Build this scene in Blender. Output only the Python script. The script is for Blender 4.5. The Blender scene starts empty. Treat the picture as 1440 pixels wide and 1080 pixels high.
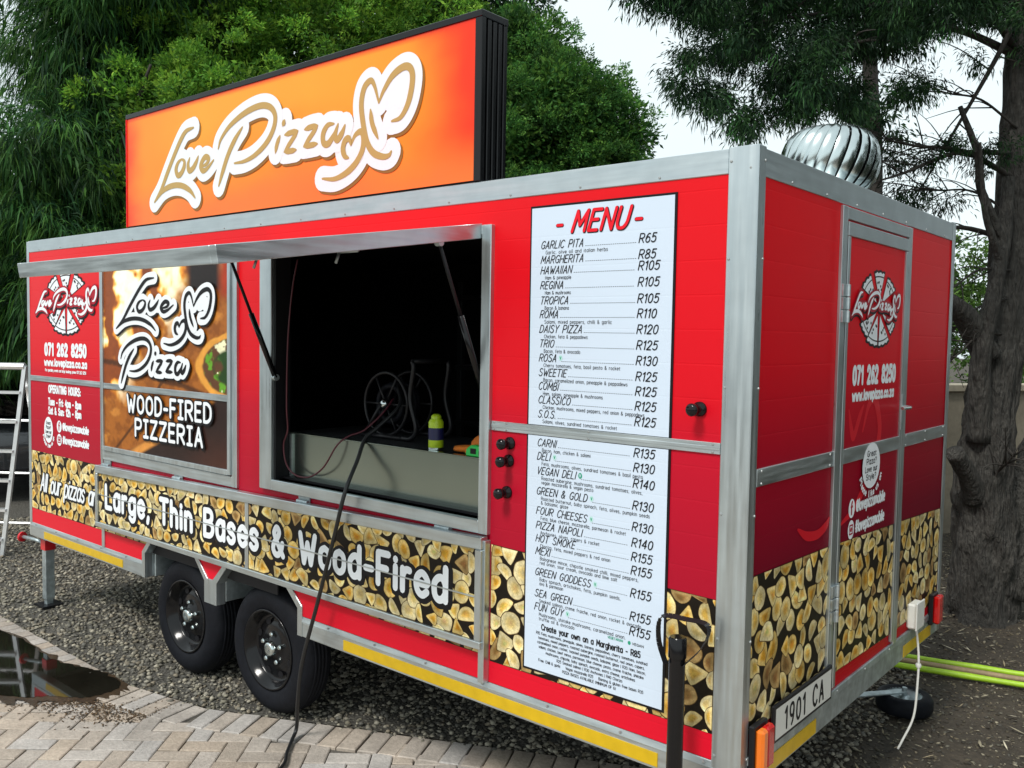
import bpy, math, random
import numpy as np
from mathutils import Matrix, Vector

random.seed(7)
RNG = np.random.default_rng(11)
S = bpy.context.scene
COL = S.collection

# ------------------------------------------------------------------ camera
CAM = np.array([1.2022, -2.5683, 1.9521])
CR = np.array([0.7642, 0.64475, 0.016914])
CU = np.array([-0.047967, 0.030662, 0.998378])
CF = np.array([-0.643189, 0.763775, -0.054359])
FPX = 1254.8
cam = bpy.data.cameras.new('camera')
cam.sensor_width = 36.0
cam.lens = FPX / 1440 * 36.0
cam.clip_start = 0.05
cam.clip_end = 500
cam_o = bpy.data.objects.new('camera', cam)
COL.objects.link(cam_o)
cam_o.matrix_world = Matrix(((CR[0], CU[0], -CF[0], CAM[0]), (CR[1], CU[1], -CF[1], CAM[1]),
                             (CR[2], CU[2], -CF[2], CAM[2]), (0, 0, 0, 1)))
S.camera = cam_o

# ------------------------------------------------------------------ sky and sun (bright, thin overcast)
SUN_EL, SUN_AZ = math.radians(52), math.radians(177)      # azimuth from +Y clockwise: in front of the long side
W = bpy.data.worlds.new('World')
S.world = W
W.use_nodes = True
wn = W.node_tree
wn.nodes.clear()
wo = wn.nodes.new('ShaderNodeOutputWorld')
wb = wn.nodes.new('ShaderNodeBackground')
sky = wn.nodes.new('ShaderNodeTexSky')
sky.sky_type = 'NISHITA'
sky.sun_disc = False
sky.sun_elevation = SUN_EL
sky.sun_rotation = SUN_AZ
sky.dust_density = 2.0
hsv = wn.nodes.new('ShaderNodeHueSaturation')
hsv.inputs['Saturation'].default_value = 0.35
wmix = wn.nodes.new('ShaderNodeMixRGB')
wmix.blend_type = 'MIX'
wmix.inputs[2].default_value = (8.2, 9.3, 9.5, 1)
wtc = wn.nodes.new('ShaderNodeTexCoord')
wnoise = wn.nodes.new('ShaderNodeTexNoise')
wnoise.inputs['Scale'].default_value = 1.6
wnoise.inputs['Detail'].default_value = 5
wramp = wn.nodes.new('ShaderNodeMapRange')
wramp.inputs[1].default_value = 0.3
wramp.inputs[2].default_value = 0.7
wramp.inputs[3].default_value = 0.62
wramp.inputs[4].default_value = 0.95
wn.links.new(wtc.outputs['Generated'], wnoise.inputs['Vector'])
wn.links.new(wnoise.outputs['Fac'], wramp.inputs[0])
wn.links.new(wramp.outputs[0], wmix.inputs[0])
wn.links.new(sky.outputs[0], hsv.inputs['Color'])
wn.links.new(hsv.outputs[0], wmix.inputs[1])
wn.links.new(wmix.outputs[0], wb.inputs['Color'])
wb.inputs['Strength'].default_value = 0.09
wn.links.new(wb.outputs[0], wo.inputs['Surface'])
sl = bpy.data.lights.new('sun', 'SUN')
sl.energy = 2.1
sl.angle = math.radians(14)
sl.color = (1.0, 0.96, 0.9)
sun_o = bpy.data.objects.new('sun', sl)
COL.objects.link(sun_o)
sd = Vector((math.sin(SUN_AZ) * math.cos(SUN_EL), math.cos(SUN_AZ) * math.cos(SUN_EL), math.sin(SUN_EL)))
sun_o.rotation_euler = sd.to_track_quat('Z', 'Y').to_euler()
S.view_settings.view_transform = 'Standard'
S.view_settings.look = 'None'
S.view_settings.exposure = 0.5
S.view_settings.gamma = 1.0
S.view_settings.use_curve_mapping = False


def project(P):
    d = np.asarray(P, float) - CAM
    z = d @ CF
    return 720 + FPX * (d @ CR) / z, 540 - FPX * (d @ CU) / z, z


# ------------------------------------------------------------------ materials
MATS = {}


def mat(name, col=(0.5, 0.5, 0.5), rough=0.5, metal=0.0, spec=0.5, noise=None, bump=None, attr=False,
        rnd=0.0, grad=None, streak=None, siding=0.0, trans=0.0, coat=0.0, vor=None, bump3=None):
    if name in MATS:
        return MATS[name]
    m = bpy.data.materials.new(name)
    m.use_nodes = True
    t = m.node_tree
    b = t.nodes['Principled BSDF']
    L = t.links.new
    b.inputs['Roughness'].default_value = rough
    b.inputs['Metallic'].default_value = metal
    b.inputs['Specular IOR Level'].default_value = spec
    b.inputs['Coat Weight'].default_value = coat
    b.inputs['Transmission Weight'].default_value = trans
    geo = t.nodes.new('ShaderNodeNewGeometry')
    if grad:                                    # printed vertical gradient: list of (height, colour)
        sep = t.nodes.new('ShaderNodeSeparateXYZ')
        L(geo.outputs['Position'], sep.inputs[0])
        mr = t.nodes.new('ShaderNodeMapRange')
        z0, z1 = grad[0][0], grad[-1][0]
        mr.inputs[1].default_value = z0
        mr.inputs[2].default_value = z1
        L(sep.outputs[2], mr.inputs[0])
        cr = t.nodes.new('ShaderNodeValToRGB')
        e = cr.color_ramp.elements
        for i, (z, c) in enumerate(grad):
            q = (z - z0) / (z1 - z0)
            if i < 2:
                e[i].position = q
                el = e[i]
            else:
                el = e.new(q)
            el.color = (*c, 1)
        L(mr.outputs[0], cr.inputs[0])
        out = cr.outputs[0]
    elif attr:
        a = t.nodes.new('ShaderNodeVertexColor')
        a.layer_name = 'Col'
        out = a.outputs[0]
    else:
        c = t.nodes.new('ShaderNodeRGB')
        c.outputs[0].default_value = (*col, 1)
        out = c.outputs[0]

    def mul(o, fac_out, lo, hi):
        r = t.nodes.new('ShaderNodeMapRange')
        r.inputs[1].default_value = 0.25
        r.inputs[2].default_value = 0.75
        r.inputs[3].default_value = lo
        r.inputs[4].default_value = hi
        L(fac_out, r.inputs[0])
        x = t.nodes.new('ShaderNodeMixRGB')
        x.blend_type = 'MULTIPLY'
        x.inputs[0].default_value = 1
        L(o, x.inputs[1])
        L(r.outputs[0], x.inputs[2])
        return x.outputs[0]

    def ntex(scale, detail=6, sc3=None):
        n = t.nodes.new('ShaderNodeTexNoise')
        n.inputs['Scale'].default_value = scale
        n.inputs['Detail'].default_value = detail
        if sc3:
            mp = t.nodes.new('ShaderNodeMapping')
            mp.inputs['Scale'].default_value = sc3
            L(geo.outputs['Position'], mp.inputs[0])
            L(mp.outputs[0], n.inputs['Vector'])
        else:
            L(geo.outputs['Position'], n.inputs['Vector'])
        return n.outputs['Fac']
    if noise:
        for (sc, amt) in noise:
            out = mul(out, ntex(sc), 1 - amt, 1 + amt * 0.6)
    if streak:
        sc3, amt = streak
        f = ntex(1.0, 4, sc3)
        out = mul(out, f, 1 - amt, 1 + amt * 0.5)
        r = t.nodes.new('ShaderNodeMapRange')
        r.inputs[1].default_value = 0.3
        r.inputs[2].default_value = 0.7
        r.inputs[3].default_value = max(0.05, rough - 0.12)
        r.inputs[4].default_value = rough + 0.12
        L(f, r.inputs[0])
        L(r.outputs[0], b.inputs['Roughness'])
    if rnd:
        oi = t.nodes.new('ShaderNodeObjectInfo')
        h = t.nodes.new('ShaderNodeHueSaturation')
        r = t.nodes.new('ShaderNodeMapRange')
        r.inputs[3].default_value = 1 - rnd
        r.inputs[4].default_value = 1 + rnd * 0.6
        L(oi.outputs['Random'], r.inputs[0])
        L(r.outputs[0], h.inputs['Value'])
        r2 = t.nodes.new('ShaderNodeMath')
        r2.operation = 'MULTIPLY'
        r2.inputs[1].default_value = 7.31
        L(oi.outputs['Random'], r2.inputs[0])
        r3 = t.nodes.new('ShaderNodeMath')
        r3.operation = 'FRACT'
        L(r2.outputs[0], r3.inputs[0])
        r4 = t.nodes.new('ShaderNodeMapRange')
        r4.inputs[3].default_value = 0.45
        r4.inputs[4].default_value = 1.45
        L(r3.outputs[0], r4.inputs[0])
        L(r4.outputs[0], h.inputs['Saturation'])
        L(out, h.inputs['Color'])
        out = h.outputs[0]
    L(out, b.inputs['Base Color'])
    hgt = None
    if bump:
        sc, st = bump
        hgt = (ntex(sc), st)
    if bump3:
        hgt = (ntex(1.0, 8, bump3[0]), bump3[1])
    if vor:
        v = t.nodes.new('ShaderNodeTexVoronoi')
        v.inputs['Scale'].default_value = vor[0]
        L(geo.outputs['Position'], v.inputs['Vector'])
        hgt = (v.outputs['Distance'], vor[1])
    if siding:
        sep2 = t.nodes.new('ShaderNodeSeparateXYZ')
        L(geo.outputs['Position'], sep2.inputs[0])
        mm = t.nodes.new('ShaderNodeMath')
        mm.operation = 'PINGPONG'
        mm.inputs[1].default_value = 0.055
        L(sep2.outputs[2], mm.inputs[0])
        m2 = t.nodes.new('ShaderNodeMapRange')
        m2.inputs[1].default_value = 0.0
        m2.inputs[2].default_value = 0.004
        L(mm.outputs[0], m2.inputs[0])
        ad = t.nodes.new('ShaderNodeMath')
        ad.operation = 'MULTIPLY_ADD'
        ad.inputs[1].default_value = 0.5
        L(ntex(3.0, 2), ad.inputs[0])
        L(m2.outputs[0], ad.inputs[2])
        hgt = (ad.outputs[0], siding)
    if hgt:
        bm = t.nodes.new('ShaderNodeBump')
        bm.inputs['Strength'].default_value = hgt[1]
        bm.inputs['Distance'].default_value = 0.09 if bump3 else 0.01
        L(hgt[0], bm.inputs['Height'])
        L(bm.outputs[0], b.inputs['Normal'])
    MATS[name] = m
    return m


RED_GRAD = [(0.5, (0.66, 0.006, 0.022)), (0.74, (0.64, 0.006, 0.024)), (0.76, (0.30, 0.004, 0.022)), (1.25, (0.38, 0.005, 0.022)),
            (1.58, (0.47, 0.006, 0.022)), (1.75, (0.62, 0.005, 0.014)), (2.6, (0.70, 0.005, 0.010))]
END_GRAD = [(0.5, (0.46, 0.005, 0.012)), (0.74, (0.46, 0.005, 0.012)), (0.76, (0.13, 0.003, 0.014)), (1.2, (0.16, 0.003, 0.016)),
            (1.55, (0.33, 0.005, 0.018)), (1.9, (0.60, 0.005, 0.013)), (2.6, (0.76, 0.005, 0.010))]  # printed red to burgundy, the burgundy also deepened for the end's weaker light
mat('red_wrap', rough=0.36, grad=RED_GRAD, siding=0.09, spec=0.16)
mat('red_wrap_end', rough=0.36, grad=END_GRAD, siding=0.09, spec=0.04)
mat('aluminium', (0.55, 0.61, 0.63), 0.40, 0.92, streak=((4, 4, 60), 0.16), noise=[(9, 0.10)])
mat('aluminium_up', (0.55, 0.61, 0.63), 0.38, 0.92, streak=((60, 60, 3), 0.14), noise=[(9, 0.10)])
mat('stainless', (0.30, 0.355, 0.315), 0.22, 0.95, noise=[(1.6, 0.10)])
mat('galvanised', (0.44, 0.51, 0.53), 0.45, 0.75, noise=[(14, 0.35), (45, 0.2)])
mat('black_paint', (0.012, 0.012, 0.014), 0.35, spec=0.2)
mat('black_gloss', (0.006, 0.006, 0.007), 0.16, spec=0.3)
mat('rubber', (0.0075, 0.0085, 0.012), 0.62, spec=0.15, noise=[(30, 0.3)], bump=(60, 0.15))
mat('interior', (0.018, 0.018, 0.020), 0.6, spec=0.2)
mat('chrome', (0.62, 0.69, 0.69), 0.2, 1.0, noise=[(5, 0.1)])
mat('screw_zinc', (0.35, 0.37, 0.37), 0.5, 0.6)
mat('yellow_tape', (0.60, 0.385, 0.004), 0.35, noise=[(20, 0.12)])
mat('white_print', (0.76, 0.80, 0.84), 0.4, spec=0.15)
mat('menu_white', (0.57, 0.66, 0.78), 0.42, spec=0.15, siding=0.06)
mat('black_print', (0.010, 0.010, 0.012), 0.45, spec=0.15)
mat('red_print', (0.72, 0.012, 0.025), 0.4, spec=0.15)
mat('green_print', (0.02, 0.30, 0.18), 0.4, spec=0.15)
mat('pale_green_print', (0.45, 0.68, 0.66), 0.4, spec=0.15)
mat('gold_print', (0.46, 0.31, 0.11), 0.4, spec=0.15)
mat('brown_print', (0.28, 0.13, 0.03), 0.4, spec=0.15)
mat('crimson_print', (0.36, 0.006, 0.022), 0.4, spec=0.15)
mat('swoosh_print', (0.55, 0.006, 0.018), 0.35, spec=0.15)
mat('log_print', attr=True, rough=0.42, spec=0.15, noise=[(55, 0.3), (240, 0.25)])
mat('photo_print', attr=True, rough=0.35, spec=0.2)
mat('sign_print', attr=True, rough=0.30, noise=[(2.2, 0.06)], spec=0.2)
mat('orange_lens', (0.75, 0.16, 0.008), 0.15, coat=0.4)
mat('red_lens', (0.45, 0.006, 0.006), 0.12, coat=0.4)
mat('plate_white', (0.62, 0.63, 0.60), 0.4)
mat('white_plastic', (0.72, 0.72, 0.68), 0.4)
mat('red_plastic', (0.55, 0.012, 0.02), 0.35)

# ------------------------------------------------------------------ mesh helpers


class MB:
    def __init__(s):
        s.v, s.f, s.m, s.mats, s.c = [], [], [], [], []

    def mi(s, name):
        if name not in s.mats:
            s.mats.append(name)
        return s.mats.index(name)

    def add(s, vs, fs, m, cols=None):
        o = len(s.v)
        s.v += [tuple(map(float, q)) for q in vs]
        k = s.mi(m)
        for f in fs:
            s.f.append(tuple(o + i for i in f))
            s.m.append(k)
        if cols is not None:
            s.c += [tuple(q) for q in cols]
        return s

    def box(s, x0, x1, y0, y1, z0, z1, m):
        return s.add([(x0, y0, z0), (x1, y0, z0), (x1, y1, z0), (x0, y1, z0), (x0, y0, z1), (x1, y0, z1), (x1, y1, z1), (x0, y1, z1)],
                     [(0, 3, 2, 1), (4, 5, 6, 7), (0, 1, 5, 4), (1, 2, 6, 5), (2, 3, 7, 6), (3, 0, 4, 7)], m)

    def prism(s, poly, axis, a0, a1, m):
        """poly in the two other axes; extruded along axis"""
        n = len(poly)

        def pt(p, a):
            return (a, p[0], p[1]) if axis == 'x' else ((p[0], a, p[1]) if axis == 'y' else (p[0], p[1], a))
        vs = [pt(p, a0) for p in poly] + [pt(p, a1) for p in poly]
        fs = [tuple(range(n))[::-1], tuple(range(n, 2 * n))] + [(i, (i + 1) % n, n + (i + 1) % n, n + i) for i in range(n)]
        return s.add(vs, fs, m)

    def tube(s, pts, r, m, n=8, caps=True):
        pts = [np.array(p, float) for p in pts]
        if not hasattr(r, '__len__'):
            r = [r] * len(pts)
        vs, fs = [], []
        up = None
        for i, p in enumerate(pts):
            d = pts[min(i + 1, len(pts) - 1)] - pts[max(i - 1, 0)]
            d = d / (np.linalg.norm(d) + 1e-9)
            if up is None:
                up = np.array([0, 0, 1.0]) if abs(d[2]) < 0.9 else np.array([1.0, 0, 0])
            a = np.cross(d, up)
            a /= np.linalg.norm(a) + 1e-9
            b = np.cross(a, d)
            up = b
            for k in range(n):
                t = 2 * math.pi * k / n
                vs.append(p + (a * math.cos(t) + b * math.sin(t)) * r[i])
        for i in range(len(pts) - 1):
            for k in range(n):
                fs.append((i * n + k, i * n + (k + 1) % n, (i + 1) * n + (k + 1) % n, (i + 1) * n + k))
        if caps:
            fs.append(tuple(range(n))[::-1])
            fs.append(tuple(range((len(pts) - 1) * n, len(pts) * n)))
        return s.add(vs, fs, m)

    def lathe(s, prof, origin, axis, m, n=32, closed=False):
        """prof: (radius, distance along axis)"""
        ax = np.array(axis, float)
        ax /= np.linalg.norm(ax)
        h = np.array([0, 0, 1.0]) if abs(ax[2]) < 0.9 else np.array([1.0, 0, 0])
        a = np.cross(ax, h)
        a /= np.linalg.norm(a)
        b = np.cross(ax, a)
        o = np.array(origin, float)
        vs, fs = [], []
        for (r, d) in prof:
            for k in range(n):
                t = 2 * math.pi * k / n
                vs.append(o + ax * d + (a * math.cos(t) + b * math.sin(t)) * r)
        for i in range(len(prof) - 1):
            for k in range(n):
                fs.append((i * n + k, i * n + (k + 1) % n, (i + 1) * n + (k + 1) % n, (i + 1) * n + k))
        return s.add(vs, fs, m)

    def mesh(s, name, smooth=False):
        me = bpy.data.meshes.new(name)
        me.from_pydata(s.v, [], s.f)
        for k in s.mats:
            me.materials.append(MATS[k])
        me.polygons.foreach_set('material_index', s.m)
        if s.c and len(s.c) == len(s.v):
            ca = me.color_attributes.new('Col', 'FLOAT_COLOR', 'POINT')
            ca.data.foreach_set('color', np.array([(*q, 1) for q in s.c], 'f').ravel())
        if smooth:
            me.polygons.foreach_set('use_smooth', [True] * len(me.polygons))
        me.update()
        return me


def empty(name, loc, label, cat, group=None):
    o = bpy.data.objects.new(name, None)
    o.empty_display_size = 0.2
    COL.objects.link(o)
    o.location = loc
    tag(o, label, cat, group)
    return o


def tag(o, label=None, cat=None, group=None, kind=None):
    if label:
        o['label'] = label
    if cat:
        o['category'] = cat
    if group:
        o['group'] = group
    if kind:
        o['kind'] = kind
    return o


def world_loc(o):
    v = Vector((0, 0, 0))
    while o is not None:
        v += o.location
        o = o.parent
    return v


def put(name, mb, parent=None, bevel=0.0, smooth=False, label=None, autosmooth=False):
    me = mb if isinstance(mb, bpy.types.Mesh) else mb.mesh(name, smooth or autosmooth)
    o = bpy.data.objects.new(name, me)
    COL.objects.link(o)
    if parent is not None:
        o.parent = parent
        o.location = -world_loc(parent)
    if bevel:
        b = o.modifiers.new('bevel', 'BEVEL')
        b.width = bevel
        b.segments = 1
        b.limit_method = 'ANGLE'
    if autosmooth:
        try:
            me.set_sharp_from_angle(angle=math.radians(40))
        except Exception:
            pass
    if label:
        o['label'] = label
    return o


def rebase(o):
    """move a top-level mesh's origin to the middle of its base"""
    me = o.data
    n = len(me.vertices)
    a = np.empty(n * 3, 'f')
    me.vertices.foreach_get('co', a)
    a = a.reshape(-1, 3)
    c = np.array([(a[:, 0].min() + a[:, 0].max()) / 2, (a[:, 1].min() + a[:, 1].max()) / 2, a[:, 2].min()], 'f')
    me.vertices.foreach_set('co', (a - c).ravel())
    o.location = c.tolist()
    me.update()
    return o


def cat_rom(pts, n=8):
    P = [np.array(p, float) for p in pts]
    if len(P) < 3:
        return [P[0] + (P[-1] - P[0]) * i / n for i in range(n + 1)]
    Q = [2 * P[0] - P[1]] + P + [2 * P[-1] - P[-2]]
    out = []
    for i in range(1, len(Q) - 2):
        a, b, c, d = Q[i - 1], Q[i], Q[i + 1], Q[i + 2]
        for k in range(n):
            t = k / n
            out.append(0.5 * (2 * b + (c - a) * t + (2 * a - 5 * b + 4 * c - d) * t * t + (3 * b - a - 3 * c + d) * t ** 3))
    out.append(P[-1])
    return out


def big_mesh(name, V, F, mname, cols=None, smooth=False):
    """numpy mesh of equal-size faces"""
    V = np.asarray(V, 'f')
    F = np.asarray(F, 'i')
    k = F.shape[1]
    me = bpy.data.meshes.new(name)
    me.vertices.add(len(V))
    me.vertices.foreach_set('co', V.ravel())
    me.loops.add(F.size)
    me.loops.foreach_set('vertex_index', F.ravel())
    me.polygons.add(len(F))
    me.polygons.foreach_set('loop_start', np.arange(0, F.size, k, dtype='i'))
    if smooth:
        me.polygons.foreach_set('use_smooth', np.ones(len(F), bool))
    me.materials.append(MATS[mname])
    if cols is not None:
        ca = me.color_attributes.new('Col', 'FLOAT_COLOR', 'POINT')
        c4 = np.ones((len(V), 4), 'f')
        c4[:, :3] = cols
        ca.data.foreach_set('color', c4.ravel())
    me.update(calc_edges=True)
    me.validate()
    return me


# ------------------------------------------------------------------ flat print: ribbons and stroke lettering


class Frame:
    """a printed surface: 2D (a, b) -> 3D, with n pointing out of it"""

    def __init__(s, o, u, v, n):
        s.o, s.u, s.v, s.n = (np.array(q, float) for q in (o, u, v, n))

    def p(s, a, b, d):
        return s.o + s.u * a + s.v * b + s.n * d


LONG = Frame((0, 0, 0), (1, 0, 0), (0, 0, 1), (0, -1, 0))
END = Frame((0, 0, 0), (0, 1, 0), (0, 0, 1), (1, 0, 0))


def capsule(mb, fr, a, b, w, d, m, n=5):
    a, b = np.array(a, float), np.array(b, float)
    t = b - a
    L = np.linalg.norm(t)
    t = t / L if L > 1e-9 else np.array([1.0, 0])
    ang = math.atan2(t[1], t[0])
    vs = []
    for c, s0 in ((b, ang - math.pi / 2), (a, ang + math.pi / 2)):
        for k in range(n):
            q = s0 + math.pi * k / (n - 1)
            vs.append(fr.p(c[0] + w * math.cos(q), c[1] + w * math.sin(q), d))
    mb.add(vs, [tuple(range(len(vs)))], m)


def ribbon(mb, fr, pts, w, d, m, taper=False, caps=True, rise=0.00025):
    P = np.array(pts, float)
    n = len(P)
    T = np.gradient(P, axis=0)
    T /= np.linalg.norm(T, axis=1)[:, None] + 1e-12
    N = np.stack([-T[:, 1], T[:, 0]], 1)
    t = np.linspace(0, 1, n)
    ww = np.full(n, w) if not taper else w * np.clip(0.35 + 1.1 * np.sin(math.pi * t) ** 0.8, 0.3, 1.25)
    dd = d + rise * t
    vs = []
    for i in range(n):
        for sgn in (1, -1):
            q = P[i] + sgn * N[i] * ww[i]
            vs.append(fr.p(q[0], q[1], dd[i]))
    mb.add(vs, [(2 * i + 1, 2 * i + 3, 2 * i + 2, 2 * i) for i in range(n - 1)], m)
    if caps:
        for i, sg in ((0, 1), (n - 1, -1)):
            ang = math.atan2(T[i][1], T[i][0]) + sg * math.pi / 2
            k = 8
            vs = [fr.p(P[i][0] + ww[i] * math.cos(ang + math.pi * j / k), P[i][1] + ww[i] * math.sin(ang + math.pi * j / k), dd[i]) for j in range(k + 1)]
            mb.add(vs, [tuple(range(k + 1))], m)


def disc(mb, fr, a, b, ra, rb, d, m, n=24):
    vs = [fr.p(a + ra * math.cos(2 * math.pi * k / n), b + rb * math.sin(2 * math.pi * k / n), d) for k in range(n)]
    mb.add(vs, [tuple(range(n))], m)


def rect(mb, fr, a0, a1, b0, b1, d, m):
    mb.add([fr.p(a0, b0, d), fr.p(a1, b0, d), fr.p(a1, b1, d), fr.p(a0, b1, d)], [(0, 1, 2, 3)], m)


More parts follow.
